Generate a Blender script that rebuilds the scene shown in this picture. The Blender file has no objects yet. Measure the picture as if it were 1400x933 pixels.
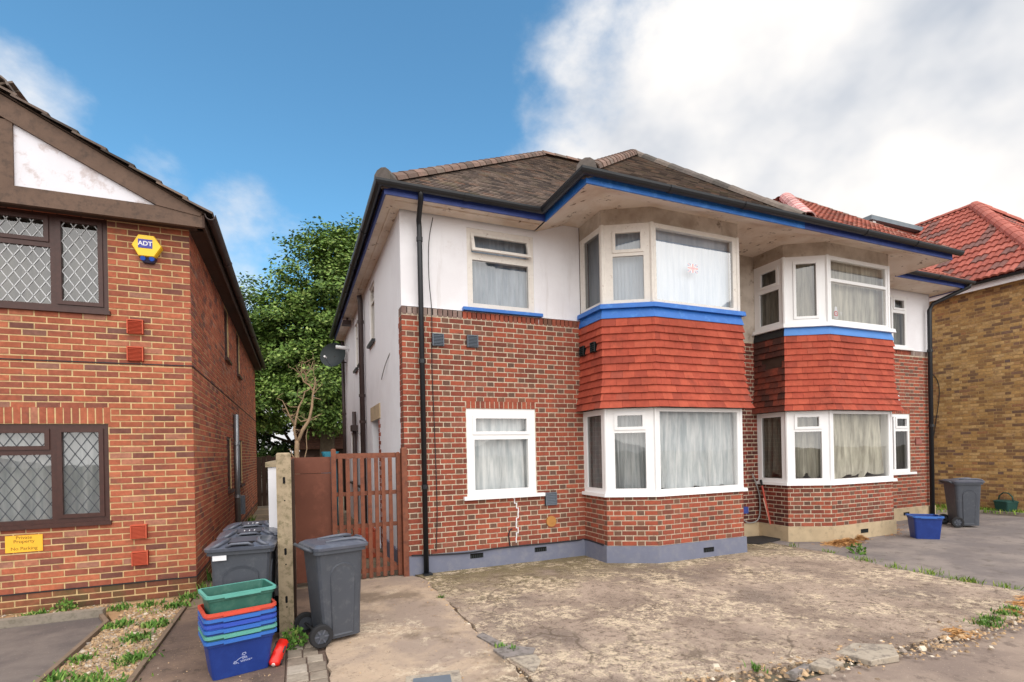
import bpy, bmesh, math, random
from mathutils import Vector, Matrix
random.seed(7)
S = bpy.context.scene
COL = S.collection
R = random.Random(11)
PI = math.pi

# ------------------------------------------------------------------ camera
FPX, PPX, PPY, ROLL, YAW, CAMH = 705.0, 700.0, 617.0, 0.021, math.radians(22.8), 1.72
FW = Vector((math.sin(YAW), math.cos(YAW), 0)); RT = Vector((math.cos(YAW), -math.sin(YAW), 0)); UP = Vector((0, 0, 1))
cd = bpy.data.cameras.new('camera'); cam = bpy.data.objects.new('camera', cd); COL.objects.link(cam)
rc = RT * math.cos(ROLL) - UP * math.sin(ROLL); uc = UP * math.cos(ROLL) + RT * math.sin(ROLL)
m = Matrix((rc, uc, -FW)).transposed().to_4x4(); m.translation = (0, 0, CAMH); cam.matrix_world = m
cd.sensor_width = 36; cd.lens = FPX / 1400 * 36; cd.shift_y = (PPY - 466.5) / 1400
cd.clip_start = 0.05; cd.clip_end = 3000
S.camera = cam


def pr(p):
    x, y, z = p
    d = x * FW.x + y * FW.y
    if d < .1: return None
    u = (x * RT.x + y * RT.y) / d; v = (z - CAMH) / d
    return PPX + FPX * (u * math.cos(ROLL) - v * math.sin(ROLL)), PPY - FPX * (u * math.sin(ROLL) + v * math.cos(ROLL)), d


def seen(p, margin=15):
    q = pr(p)
    return q is not None and -margin < q[0] < 1400 + margin and -margin < q[1] < 933 + margin


# ------------------------------------------------------------------ world, sun, exposure
SUN_EL, SUN_AZ = math.radians(50), math.radians(182)      # azimuth from +Y towards +X
W = bpy.data.worlds.new('World'); S.world = W; W.use_nodes = True
nt = W.node_tree; nt.nodes.clear()


def N(t, typ, **kw):
    n = t.nodes.new(typ)
    for k, v in kw.items():
        if k.startswith('i_'):
            key = k[2:]; key = int(key) if key.isdigit() else key.replace('_', ' ')
            n.inputs[key].default_value = v
        else: setattr(n, k, v)
    return n


def ramp(t, stops, interp='LINEAR'):
    n = t.nodes.new('ShaderNodeValToRGB'); cr = n.color_ramp; cr.interpolation = interp
    while len(cr.elements) < len(stops): cr.elements.new(.5)
    for e, (p, c) in zip(cr.elements, stops):
        e.position = p; e.color = (c[0], c[1], c[2], 1) if not isinstance(c, (int, float)) else (c, c, c, 1)
    return n


def L(t, a, ao, b, bi): t.links.new(a.outputs[ao], b.inputs[bi])


def mathn(t, op, a, b=None, clamp=False):
    n = t.nodes.new('ShaderNodeMath'); n.operation = op; n.use_clamp = clamp
    for i, s in enumerate((a, b)):
        if s is None: continue
        if isinstance(s, (int, float)): n.inputs[i].default_value = s
        else: t.links.new(s, n.inputs[i])
    return n.outputs[0]


sky = N(nt, 'ShaderNodeTexSky', sky_type='NISHITA', sun_disc=False, sun_elevation=SUN_EL, sun_rotation=SUN_AZ, altitude=0,
        air_density=1.0, dust_density=0.35, ozone_density=2.2)
tc = N(nt, 'ShaderNodeTexCoord')
gen = tc.outputs['Generated']


def skynoise(scale, detail, rough, off=(0, 0, 0), sc=(1, 1, 1)):
    mp = N(nt, 'ShaderNodeMapping'); nt.links.new(gen, mp.inputs['Vector'])
    mp.inputs['Location'].default_value = off; mp.inputs['Scale'].default_value = sc
    n = N(nt, 'ShaderNodeTexNoise', i_Scale=scale, i_Detail=detail, i_Roughness=rough); L(nt, mp, 0, n, 'Vector')
    return n.outputs['Fac']


def lobe(d, a, b, soft=True):
    v = N(nt, 'ShaderNodeVectorMath', operation='DOT_PRODUCT'); nt.links.new(gen, v.inputs[0]); v.inputs[1].default_value = Vector(d).normalized()
    mr = N(nt, 'ShaderNodeMapRange', interpolation_type='LINEAR'); nt.links.new(v.outputs['Value'], mr.inputs[0])
    mr.inputs[1].default_value = a; mr.inputs[2].default_value = b
    return mr.outputs[0]


n1 = skynoise(2.6, 7, .56, (3.1, 1.2, .4), (1, 1, 1.5)); n2 = skynoise(6.5, 6, .6, (1.7, 4.2, 2.1), (1, 1, 1.4))
fluff = mathn(nt, 'ADD', mathn(nt, 'MULTIPLY', n1, .95), mathn(nt, 'MULTIPLY', n2, .38))       # about .66 mean
dv = N(nt, 'ShaderNodeVectorMath', operation='DOT_PRODUCT'); nt.links.new(gen, dv.inputs[0]); dv.inputs[1].default_value = (.0236, -.566, -.824)
bank = N(nt, 'ShaderNodeMapRange'); nt.links.new(dv.outputs['Value'], bank.inputs[0])           # a bank of cloud, thinning towards the zenith
bank.inputs[1].default_value = -1.0; bank.inputs[2].default_value = -.64; bank.inputs[3].default_value = -.62; bank.inputs[4].default_value = .74
blue = lobe((-.06, .90, .44), .90, .985)      # the clear gap over the lane
cover = mathn(nt, 'SUBTRACT', mathn(nt, 'ADD', fluff, bank.outputs[0]), mathn(nt, 'MULTIPLY', blue, .55))
wisps = mathn(nt, 'ADD', mathn(nt, 'MULTIPLY', lobe((-.29, .84, .47), .984, 1.0), .50), mathn(nt, 'MULTIPLY', lobe((-.06, .912, .385), .984, 1.0), .52))
cover = mathn(nt, 'ADD', cover, wisps)
cmask = N(nt, 'ShaderNodeMapRange', interpolation_type='SMOOTHSTEP'); nt.links.new(cover, cmask.inputs[0])
cmask.inputs[1].default_value = .48; cmask.inputs[2].default_value = .80
# shading inside the clouds: grey undersides and thinner bluish patches
n3 = skynoise(2.6, 5, .52, (7.3, 2.2, 5.4), (1, 1, 1.3))
cshade = ramp(nt, [(.34, (3.0, 3.35, 3.9)), (.46, (4.9, 4.95, 5.1)), (.56, (6.3, 6.1, 5.9))]); nt.links.new(n3, cshade.inputs[0])
tint = N(nt, 'ShaderNodeMix', data_type='RGBA', blend_type='MULTIPLY'); tint.inputs[0].default_value = 1
tint.inputs[7].default_value = (.80, 1.27, 1.29, 1); L(nt, sky, 0, tint, 6)
mx = N(nt, 'ShaderNodeMix', data_type='RGBA'); L(nt, cmask, 0, mx, 0); L(nt, tint, 2, mx, 6); L(nt, cshade, 0, mx, 7)
bg = N(nt, 'ShaderNodeBackground'); bg.inputs['Strength'].default_value = .10; L(nt, mx, 2, bg, 'Color')
wo = N(nt, 'ShaderNodeOutputWorld'); L(nt, bg, 0, wo, 0)

sl = bpy.data.lights.new('sun', 'SUN'); sl.energy = 2.2; sl.angle = math.radians(105); sl.color = (1, .97, .93)
so = bpy.data.objects.new('sun', sl); COL.objects.link(so)
sd = Vector((math.sin(SUN_AZ) * math.cos(SUN_EL), math.cos(SUN_AZ) * math.cos(SUN_EL), math.sin(SUN_EL)))
so.rotation_euler = sd.to_track_quat('Z', 'Y').to_euler(); so.location = (0, -5, 20)
S.view_settings.view_transform = 'Standard'; S.view_settings.look = 'None'
S.view_settings.gamma = 1; S.view_settings.exposure = 0.78
S.cycles.max_bounces = 8; S.cycles.transparent_max_bounces = 12

# ------------------------------------------------------------------ materials
MATS = {}


def lin(c):
    f = lambda v: v / 12.92 if v <= .04045 else ((v + .055) / 1.055) ** 2.4
    return tuple(f(x / 255) for x in c)


def base(name, rough=.8, spec=.3, metal=0.0):
    mt = bpy.data.materials.new(name); mt.use_nodes = True; t = mt.node_tree
    b = t.nodes['Principled BSDF']; b.inputs['Roughness'].default_value = rough; b.inputs['Metallic'].default_value = metal
    b.inputs['Specular IOR Level'].default_value = spec
    MATS[name] = mt
    return mt, t, b


def coords(t, world=True, scale=(1, 1, 1)):
    if world: o = N(t, 'ShaderNodeNewGeometry').outputs['Position']
    else: o = N(t, 'ShaderNodeTexCoord').outputs['Object']
    if scale == (1, 1, 1): return o
    mp = N(t, 'ShaderNodeMapping'); mp.inputs['Scale'].default_value = scale; t.links.new(o, mp.inputs[0])
    return mp.outputs[0]


def noise(t, vec, scale, detail=5, rough=.6, dist=0):
    n = N(t, 'ShaderNodeTexNoise', i_Scale=scale, i_Detail=detail, i_Roughness=rough, i_Distortion=dist); t.links.new(vec, n.inputs['Vector'])
    return n.outputs['Fac']


def mix(t, fac, a, b, mode='MIX'):
    n = N(t, 'ShaderNodeMix', data_type='RGBA', blend_type=mode)
    for s, i in ((fac, 0), (a, 6), (b, 7)):
        if isinstance(s, (int, float)): n.inputs[i].default_value = s
        elif isinstance(s, tuple): n.inputs[i].default_value = (*s[:3], 1)
        else: t.links.new(s, n.inputs[i])
    return n.outputs[2]


def thr(t, v, lo, hi):
    n = N(t, 'ShaderNodeMapRange', interpolation_type='SMOOTHSTEP'); t.links.new(v, n.inputs[0])
    n.inputs[1].default_value = lo; n.inputs[2].default_value = hi
    return n.outputs[0]


def bump(t, b, v, strength=.4, dist=.01):
    n = N(t, 'ShaderNodeBump'); n.inputs['Strength'].default_value = strength; n.inputs['Distance'].default_value = dist
    t.links.new(v, n.inputs['Height']); L(t, n, 0, b, 'Normal')


def simple(name, c, rough=.7, var=.12, scale=6, spec=.3, bmp=.1, bscale=60, c2=None, lo=.45, hi=.7, metal=0.0):
    mt, t, b = base(name, rough, spec, metal); v = coords(t)
    c = lin(c); dark = tuple(x * (1 - var) for x in c); light = tuple(min(1, x * (1 + var)) for x in c)
    r = ramp(t, [(.3, dark), (.7, light)]); t.links.new(noise(t, v, scale), r.inputs[0]); col = r.outputs[0]
    if c2 is not None: col = mix(t, thr(t, noise(t, v, scale * 1.7, 8, .7), lo, hi), col, lin(c2))
    t.links.new(col, b.inputs['Base Color'])
    if bmp: bump(t, b, noise(t, v, bscale, 4), bmp, .004)
    return mt


def piece(name, stops, obj=False, rough=.85, var=.25, scale=22, dirt=None, dirt_scale=1.4, dlo=.52, dhi=.75, bmp=.5, interp='LINEAR', spec=.2, zdirt=None):
    """colour picked at random for each piece, with grain inside it; obj: random per object instead of per loose piece"""
    mt, t, b = base(name, rough, spec); v = coords(t)
    if obj: rnd = N(t, 'ShaderNodeObjectInfo').outputs['Random']
    else: rnd = N(t, 'ShaderNodeNewGeometry').outputs['Random Per Island']
    r = ramp(t, [(p, lin(c)) for p, c in stops], interp); t.links.new(rnd, r.inputs[0])
    nn = noise(t, v, scale, 6, .65)
    g = ramp(t, [(.25, 1 - var), (.75, 1 + var)]); t.links.new(nn, g.inputs[0])
    col = mix(t, 1.0, r.outputs[0], g.outputs[0], 'MULTIPLY')
    wv = ramp(t, [(.32, .80), (.5, 1.0), (.68, 1.12)]); t.links.new(noise(t, v, .8, 5, .6), wv.inputs[0]); col = mix(t, 1.0, col, wv.outputs[0], 'MULTIPLY')
    if dirt is not None:
        col = mix(t, mathn(t, 'MULTIPLY', thr(t, noise(t, v, dirt_scale, 7, .65), dlo, dhi), .7), col, lin(dirt))
    t.links.new(col, b.inputs['Base Color'])
    bump(t, b, noise(t, v, 90, 5, .7), bmp, .004)
    return mt


def both(name, stops, **k):
    piece(name, stops, False, **k); piece(name + '_single', stops, True, **k)


# left house: multi-red stock with dark flashes, buff mortar
both('brick_left', [(0, (112, 74, 66)), (.07, (126, 78, 67)), (.2, (146, 84, 67)), (.5, (160, 91, 68)), (.78, (170, 97, 72)), (.92, (178, 106, 78)), (.97, (160, 114, 96)), (1, (118, 82, 74))], dirt=(118, 84, 72), dirt_scale=5, dlo=.52, dhi=.76)
both('brick_left_base', [(0, (92, 62, 52)), (.5, (128, 78, 60)), (1, (142, 92, 66))], dirt=(88, 84, 56), dirt_scale=4, dlo=.42, dhi=.65)
# semi: bright red stretchers and burnt headers
both('brick_red', [(0, (116, 68, 56)), (.15, (130, 70, 57)), (.42, (144, 76, 60)), (.7, (154, 80, 61)), (.92, (163, 87, 66)), (1, (138, 88, 74))], dirt=(104, 76, 65), dirt_scale=6, dlo=.52, dhi=.74)
both('brick_header', [(0, (102, 76, 66)), (.35, (114, 82, 68)), (.6, (124, 84, 67)), (.8, (136, 78, 62)), (1, (150, 82, 63))], dirt=(94, 74, 65), dirt_scale=6, dlo=.52, dhi=.76)
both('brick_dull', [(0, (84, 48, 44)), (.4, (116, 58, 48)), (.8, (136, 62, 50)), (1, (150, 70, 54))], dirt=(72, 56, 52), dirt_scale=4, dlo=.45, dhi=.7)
both('brick_cap', [(0, (116, 96, 90)), (.5, (142, 124, 116)), (1, (160, 146, 138))], dirt=(118, 84, 76), dirt_scale=5)
both('brick_yellow', [(0, (112, 88, 72)), (.15, (142, 108, 74)), (.35, (170, 132, 84)), (.6, (184, 146, 94)), (.8, (194, 160, 112)), (.92, (160, 116, 80)), (1, (104, 86, 80))], dirt=(124, 98, 78), dirt_scale=9, dlo=.48, dhi=.7)
both('hung_tile', [(0, (148, 70, 56)), (.1, (160, 74, 58)), (.5, (168, 79, 61)), (.9, (176, 86, 66)), (1, (154, 78, 64))], dirt=(120, 58, 48), dirt_scale=3, var=.16, scale=14, bmp=.25)
both('roof_grey', [(0, (72, 64, 60)), (.3, (92, 80, 74)), (.6, (112, 98, 90)), (.85, (128, 112, 100)), (1, (120, 92, 78))], dirt=(108, 100, 78), dirt_scale=3, dlo=.5, dhi=.75, var=.22, scale=30)
both('roof_red', [(0, (110, 70, 62)), (.4, (146, 84, 70)), (.8, (168, 98, 82)), (1, (150, 104, 92))], dirt=(104, 84, 70), dirt_scale=4)
both('roof_pantile', [(0, (112, 86, 82)), (.25, (126, 86, 78)), (.32, (152, 84, 72)), (.75, (164, 90, 77)), (1, (176, 104, 90))], var=.2)
both('ridge_clay', [(0, (98, 82, 74)), (.4, (120, 98, 88)), (.8, (138, 112, 100)), (1, (114, 102, 94))], dirt=(104, 94, 84), dirt_scale=7, dlo=.45)
both('ridge_grey', [(0, (90, 84, 80)), (.5, (108, 100, 96)), (1, (124, 112, 104))], dirt=(92, 88, 80), dirt_scale=7, dlo=.45)
both('ridge_red', [(0, (166, 92, 80)), (1, (184, 112, 98))], dirt=(170, 100, 88), dirt_scale=6)
both('ridge_pink', [(0, (205, 150, 146)), (1, (222, 176, 170))])
both('paver', [(0, (128, 116, 104)), (.5, (152, 140, 126)), (1, (172, 162, 150))], dirt=(108, 92, 80), dirt_scale=5)
both('stone_chip', [(0, (120, 104, 88)), (.3, (168, 140, 108)), (.6, (196, 164, 126)), (.85, (150, 138, 128)), (1, (214, 200, 180))])
both('leaf', [(0, (66, 88, 42)), (.3, (86, 114, 52)), (.6, (108, 138, 62)), (.85, (136, 162, 80)), (1, (164, 180, 108))], var=.1, bmp=.1, spec=.25, rough=.55)
both('leaf_dark', [(0, (56, 74, 44)), (.5, (74, 98, 52)), (1, (102, 126, 68))], var=.1, bmp=.1, spec=.25, rough=.55)
both('grass', [(0, (84, 112, 40)), (.5, (112, 142, 52)), (.85, (138, 160, 66)), (1, (168, 160, 90))], var=.1, bmp=0.05)
both('weed', [(0, (66, 100, 42)), (.5, (88, 126, 54)), (.85, (116, 150, 70)), (1, (160, 158, 96))], var=.15, bmp=.05)
both('dry_straw', [(0, (168, 120, 70)), (.5, (190, 140, 88)), (1, (206, 164, 112))], var=.2)

simple('mortar_buff', (206, 178, 132), .95, .12, 9, bmp=.5, c2=(176, 152, 112))
simple('mortar_pale', (198, 184, 162), .95, .12, 9, bmp=.5, c2=(160, 142, 124))
simple('mortar_yellow', (176, 146, 100), .95, .14, 9, bmp=.5, c2=(150, 118, 84))
simple('render_white', (226, 224, 228), .9, .03, 2.5, bmp=.25, bscale=35, c2=(206, 202, 202), lo=.55, hi=.85)
simple('plinth_blue_grey', (112, 116, 134), .6, .06, 4, bmp=.15, c2=(124, 126, 138))
simple('plinth_cement', (184, 164, 134), .9, .1, 4, bmp=.35, c2=(150, 136, 112), lo=.5, hi=.75)
simple('paint_blue', (44, 108, 190), .45, .1, 5, .4, .08, c2=(70, 132, 206), lo=.5, hi=.7)
simple('paint_blue_sky', (74, 132, 204), .45, .08, 5, .4, .08)
simple('paint_blue_dark', (48, 66, 132), .45, .12, 5, .4, .08, c2=(62, 80, 150))
simple('gutter_black', (24, 27, 32), .42, .15, 8, .5, .05)
simple('iron_brown', (62, 48, 46), .5, .15, 8, .4, .1)
simple('upvc_white', (236, 236, 236), .3, .02, 5, .5, 0)
simple('wood_white', (224, 218, 210), .6, .05, 14, .3, .3, 40, c2=(168, 148, 134), lo=.58, hi=.74)
simple('upvc_brown', (66, 38, 32), .4, .2, 20, .4, .05)
simple('board_brown', (104, 84, 72), .75, .14, 5, .25, .3, 40, c2=(82, 68, 60))
simple('soffit_brown', (74, 56, 48), .7, .14, 5, .25, .2)
simple('gable_white', (222, 220, 226), .8, .03, 3, bmp=.2, c2=(196, 186, 186), lo=.5, hi=.66)
simple('vent_terracotta', (196, 92, 66), .7, .06, 10, bmp=.1)
simple('vent_grey', (104, 112, 122), .6, .06, 10, bmp=.1)
simple('vent_dark', (36, 44, 46), .5, .1, 10)
simple('dark_void', (18, 17, 18), .9, .1, 4, bmp=0)
simple('lead_pale', (196, 198, 200), .4, .08, 10, .5, 0)
simple('lead_dark', (70, 74, 80), .4, .08, 10, .5, 0)
simple('bin_grey', (70, 74, 82), .5, .05, 7, .4, .12, 160, c2=(84, 87, 93), lo=.5, hi=.7)
simple('bin_lid', (84, 88, 100), .30, .05, 7, .5, .05, c2=(98, 102, 112))
simple('rubber', (42, 42, 44), .8, .1, 10)
simple('crate_blue', (28, 54, 126), .45, .06, 6, .4, .06, c2=(34, 62, 136))
simple('crate_blue_rim', (54, 106, 184), .42, .06, 6, .4, .06)
simple('crate_blue_deep', (52, 82, 178), .42, .06, 6, .4, .06)
simple('crate_green', (44, 96, 84), .5, .1, 8, .4, .06, c2=(64, 110, 96))
simple('crate_green_rim', (92, 160, 148), .45, .08, 6, .4, .06)
simple('crate_red', (204, 78, 60), .45, .06, 6, .4, .06)
simple('caddy_green', (40, 76, 70), .5, .1, 6)
simple('marking_white', (228, 228, 232), .6, .04, 8, bmp=0)
simple('marking_faint', (168, 178, 214), .6, .04, 8, bmp=0)
simple('concrete_post', (160, 144, 120), .95, .14, 9, .2, .7, 50, c2=(122, 112, 88), lo=.45, hi=.66)
simple('gate_wood', (124, 74, 54), .65, .16, 9, .3, .3, 40, c2=(96, 58, 46))
simple('panel_rust', (108, 66, 52), .7, .12, 3, .25, .1, c2=(126, 78, 62), lo=.5, hi=.72)
simple('fence_dark', (74, 58, 50), .85, .14, 7, .2, .2)
simple('bark', (96, 84, 70), .95, .2, 10, .2, .8, 24)
simple('bark_pale', (150, 126, 100), .9, .16, 12, .2, .5, 30, c2=(120, 104, 88))
simple('alarm_yellow', (244, 200, 30), .4, .04, 6, .5, 0)
simple('alarm_blue', (48, 46, 150), .4, .04, 6, .5, 0)
simple('alarm_light', (40, 90, 190), .3, .04, 6, .5, 0)
simple('alarm_base', (40, 38, 66), .5, .04, 6, .5, 0)
simple('sign_yellow', (240, 184, 52), .5, .04, 6, .4, 0)
simple('sign_ink', (128, 88, 40), .7, .1, 6, .2, 0)
simple('toy_red', (212, 36, 24), .35, .08, 6, .5, 0)
simple('toy_white', (220, 196, 190), .5, .06, 6, .4, 0)
simple('cable_black', (40, 40, 44), .6, .1, 8)
simple('cable_grey', (150, 150, 148), .6, .1, 8)
simple('broom_red', (186, 84, 70), .5, .08, 6)
simple('broom_pale', (212, 180, 160), .5, .08, 6)
simple('mat_black', (48, 46, 46), .8, .15, 5, bmp=.3)
simple('slate_grey', (136, 128, 124), .85, .12, 9, bmp=.6, c2=(104, 98, 92), lo=.45, hi=.62)
simple('slate_pale', (170, 158, 142), .85, .12, 9, bmp=.6, c2=(132, 122, 112), lo=.45, hi=.62)
simple('steel', (150, 152, 156), .35, .08, 8, .5, .05, metal=.7)
simple('felt_grey', (120, 132, 140), .8, .1, 5)
simple('shed_tile', (128, 92, 78), .9, .14, 6)
simple('tarp_blue', (52, 140, 164), .6, .08, 5)
simple('flag_red', (206, 60, 60), .6, .03, 6, bmp=0)
simple('flag_blue', (70, 80, 160), .6, .03, 6, bmp=0)
simple('plaque_pink', (150, 96, 86), .7, .08, 8)
simple('kerb_concrete', (142, 132, 120), .95, .12, 8, .2, .5, c2=(112, 106, 92))
simple('edging_wood', (126, 108, 92), .9, .14, 8, .2, .4)
simple('copper_stain', (176, 124, 66), .6, .1, 9)

mt, t, b = base('render_white', .9)
v = coords(t); vz = coords(t, True, (1, 1, .10))
c = mix(t, thr(t, noise(t, v, 1.1, 6, .6), .40, .66), lin((234, 233, 236)), lin((226, 224, 227)))
c = mix(t, mathn(t, 'MULTIPLY', thr(t, noise(t, vz, 7, 6, .65), .58, .78), .4), c, lin((190, 184, 180)))
c = mix(t, mathn(t, 'MULTIPLY', thr(t, noise(t, v, 2.6, 9, .75), .60, .74), .4), c, lin((200, 192, 184)))
t.links.new(c, b.inputs['Base Color']); bump(t, b, noise(t, v, 40, 5), .3, .005)

# soffit: old cream paint, blistered and stained
mt, t, b = base('soffit_cream', .85)
v = coords(t); c = mix(t, thr(t, noise(t, v, 1.3, 6, .6), .42, .66), lin((226, 214, 200)), lin((204, 184, 164)))
c = mix(t, thr(t, noise(t, v, 5, 9, .72), .58, .66), c, lin((112, 88, 70)))
t.links.new(c, b.inputs['Base Color']); bump(t, b, noise(t, v, 12, 8, .7), .5, .01)

# dingy render round the bays
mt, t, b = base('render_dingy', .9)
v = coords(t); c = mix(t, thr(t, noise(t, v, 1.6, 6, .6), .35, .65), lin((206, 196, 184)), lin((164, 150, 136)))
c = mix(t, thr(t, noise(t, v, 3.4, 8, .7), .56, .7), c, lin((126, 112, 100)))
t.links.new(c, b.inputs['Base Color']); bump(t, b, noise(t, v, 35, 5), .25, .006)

# curtains
for nm, c0, c1 in (('net_white', (222, 225, 226), (176, 184, 188)), ('net_blue', (182, 196, 212), (138, 156, 176)), ('net_cream', (206, 202, 186), (150, 146, 134)), ('blind_white', (206, 218, 232), (182, 198, 216)), ('net_grey', (120, 118, 112), (78, 78, 78))):
    mt, t, b = base(nm, .9, .1); v = coords(t, True, (1, 1, .12))
    r = ramp(t, [(.35, lin(c1)), (.65, lin(c0))]); t.links.new(noise(t, v, 14, 4), r.inputs[0]); L(t, r, 0, b, 'Base Color')

# glass: clear with a mirror coat
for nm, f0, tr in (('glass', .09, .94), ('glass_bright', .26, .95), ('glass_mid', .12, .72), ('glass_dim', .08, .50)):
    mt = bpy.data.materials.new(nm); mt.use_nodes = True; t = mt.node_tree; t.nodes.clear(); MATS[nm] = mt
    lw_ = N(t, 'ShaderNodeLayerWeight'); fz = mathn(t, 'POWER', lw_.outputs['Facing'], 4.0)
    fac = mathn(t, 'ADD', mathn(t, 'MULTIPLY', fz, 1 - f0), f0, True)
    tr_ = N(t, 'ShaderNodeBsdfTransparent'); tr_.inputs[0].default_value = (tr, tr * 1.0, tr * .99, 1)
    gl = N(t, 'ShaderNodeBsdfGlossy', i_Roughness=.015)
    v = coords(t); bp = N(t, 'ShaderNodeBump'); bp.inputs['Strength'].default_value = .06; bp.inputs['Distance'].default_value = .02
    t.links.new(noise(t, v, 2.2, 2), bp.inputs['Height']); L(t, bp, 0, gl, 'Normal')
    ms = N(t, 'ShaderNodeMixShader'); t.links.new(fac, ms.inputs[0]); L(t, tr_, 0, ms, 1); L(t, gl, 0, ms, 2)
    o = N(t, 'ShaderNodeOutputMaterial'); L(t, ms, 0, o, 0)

# the old concrete forecourt
mt, t, b = base('slab_concrete', .92, .2)
v = coords(t)
c = mix(t, thr(t, noise(t, v, 1.0, 6, .65, .4), .38, .62), lin((178, 158, 142)), lin((148, 130, 117)))
c = mix(t, mathn(t, 'MULTIPLY', thr(t, noise(t, v, .75, 5, .6), .50, .66), .8), c, lin((126, 112, 103)))
gm = N(t, 'ShaderNodeSeparateXYZ'); t.links.new(v, gm.inputs[0])
mossband = mathn(t, 'MULTIPLY', thr(t, mathn(t, 'ADD', mathn(t, 'MULTIPLY', gm.outputs['Y'], .22), noise(t, v, 1.3, 7, .7)), 1.66, 2.0), .8)
c = mix(t, mossband, c, lin((116, 106, 70)))
flake = noise(t, v, 11, 10, .85, .2)
patch = thr(t, noise(t, v, 1.3, 5, .6), .44, .58)
c = mix(t, mathn(t, 'MULTIPLY', mathn(t, 'MULTIPLY', thr(t, flake, .485, .53), patch), .9), c, lin((222, 202, 174)))
c = mix(t, mathn(t, 'MULTIPLY', thr(t, noise(t, v, 15, 10, .85, .2), .515, .57), .85), c, lin((100, 84, 72)))
c = mix(t, mathn(t, 'MULTIPLY', thr(t, noise(t, v, 36, 8, .85), .54, .62), .7), c, lin((88, 77, 66)))
c = mix(t, mathn(t, 'MULTIPLY', thr(t, noise(t, v, 30, 8, .85, .4), .57, .63), .75), c, lin((228, 214, 190)))
vo = N(t, 'ShaderNodeTexVoronoi', feature='DISTANCE_TO_EDGE', i_Scale=.85)
wp_ = N(t, 'ShaderNodeVectorMath', operation='ADD'); nz_ = N(t, 'ShaderNodeTexNoise', i_Scale=2.5, i_Detail=6); t.links.new(v, nz_.inputs['Vector'])
sc_n = N(t, 'ShaderNodeVectorMath', operation='SCALE'); sc_n.inputs['Scale'].default_value = .5; L(t, nz_, 'Color', sc_n, 0); t.links.new(v, wp_.inputs[0]); L(t, sc_n, 0, wp_, 1); L(t, wp_, 0, vo, 'Vector')
crack = mathn(t, 'MULTIPLY', mathn(t, 'SUBTRACT', 1.0, thr(t, vo.outputs['Distance'], .004, .016)), thr(t, noise(t, v, .6, 3), .48, .56))
c = mix(t, mathn(t, 'MULTIPLY', crack, .55), c, lin((84, 72, 60)))
t.links.new(c, b.inputs['Base Color']); bump(t, b, mathn(t, 'ADD', flake, mathn(t, 'MULTIPLY', noise(t, v, 45, 6, .7), .4)), .8, .025)


def tarmac(name, c0, c1, fleck, sc=1.0, c2=None):
    mt, t, b = base(name, .9, .25); v = coords(t)
    c = mix(t, thr(t, noise(t, v, 1.2 * sc, 7, .65), .38, .64), lin(c0), lin(c1))
    if c2: c = mix(t, mathn(t, 'MULTIPLY', thr(t, noise(t, v, 4.2, 9, .75), .52, .64), .7), c, lin(c2))
    c = mix(t, mathn(t, 'MULTIPLY', thr(t, noise(t, v, 60, 6, .7), .60, .70), .6), c, lin(fleck))
    t.links.new(c, b.inputs['Base Color']); bump(t, b, noise(t, v, 80, 6, .8), .6, .01)


mt, t, b = base('slab_grey', .92, .2)
v = coords(t)
c = mix(t, thr(t, noise(t, v, 1.4, 7, .65, .4), .40, .60), lin((160, 142, 128)), lin((186, 164, 142)))
c = mix(t, mathn(t, 'MULTIPLY', thr(t, noise(t, v, .9, 6, .65), .52, .62), .8), c, lin((124, 108, 92)))
c = mix(t, mathn(t, 'MULTIPLY', mathn(t, 'MULTIPLY', thr(t, noise(t, v, 12, 10, .85, .2), .49, .55), thr(t, noise(t, v, 1.1, 5, .6), .50, .60)), .8), c, lin((218, 200, 174)))
c = mix(t, mathn(t, 'MULTIPLY', thr(t, noise(t, v, 20, 10, .85), .54, .62), .65), c, lin((108, 94, 82)))
t.links.new(c, b.inputs['Base Color']); bump(t, b, noise(t, v, 14, 10, .8), .6, .02)
tarmac('tarmac_dark', (98, 90, 88), (122, 112, 106), (176, 164, 152))
tarmac('tarmac_drive', (118, 110, 108), (142, 132, 126), (84, 78, 76), c2=(104, 96, 90))
tarmac('tarmac_path', (104, 88, 80), (136, 114, 98), (196, 164, 132), c2=(84, 72, 64))
tarmac('pavement_brown', (136, 120, 110), (160, 142, 128), (206, 190, 170), c2=(108, 94, 86))
tarmac('earth', (168, 134, 100), (194, 160, 122), (216, 194, 160), c2=(136, 108, 80))
tarmac('far_ground', (104, 98, 84), (122, 114, 96), (140, 132, 112))
tarmac('lane_concrete', (120, 106, 90), (146, 128, 106), (164, 150, 130), c2=(92, 88, 58))


# ------------------------------------------------------------------ builders
class Fr:
    """a vertical plane: u along it (left to right seen from outside), z up, d outwards"""
    def __init__(s, x0, y0, x1, y1):
        s.o = Vector((x0, y0, 0)); d = Vector((x1 - x0, y1 - y0, 0)); s.len = d.length; s.t = d / s.len; s.n = Vector((s.t.y, -s.t.x, 0))

    def p(s, u, z, d=0): return s.o + s.t * u + s.n * d + Vector((0, 0, z))
    def mat(s): return Matrix((s.t, UP, s.n)).transposed()


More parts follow.
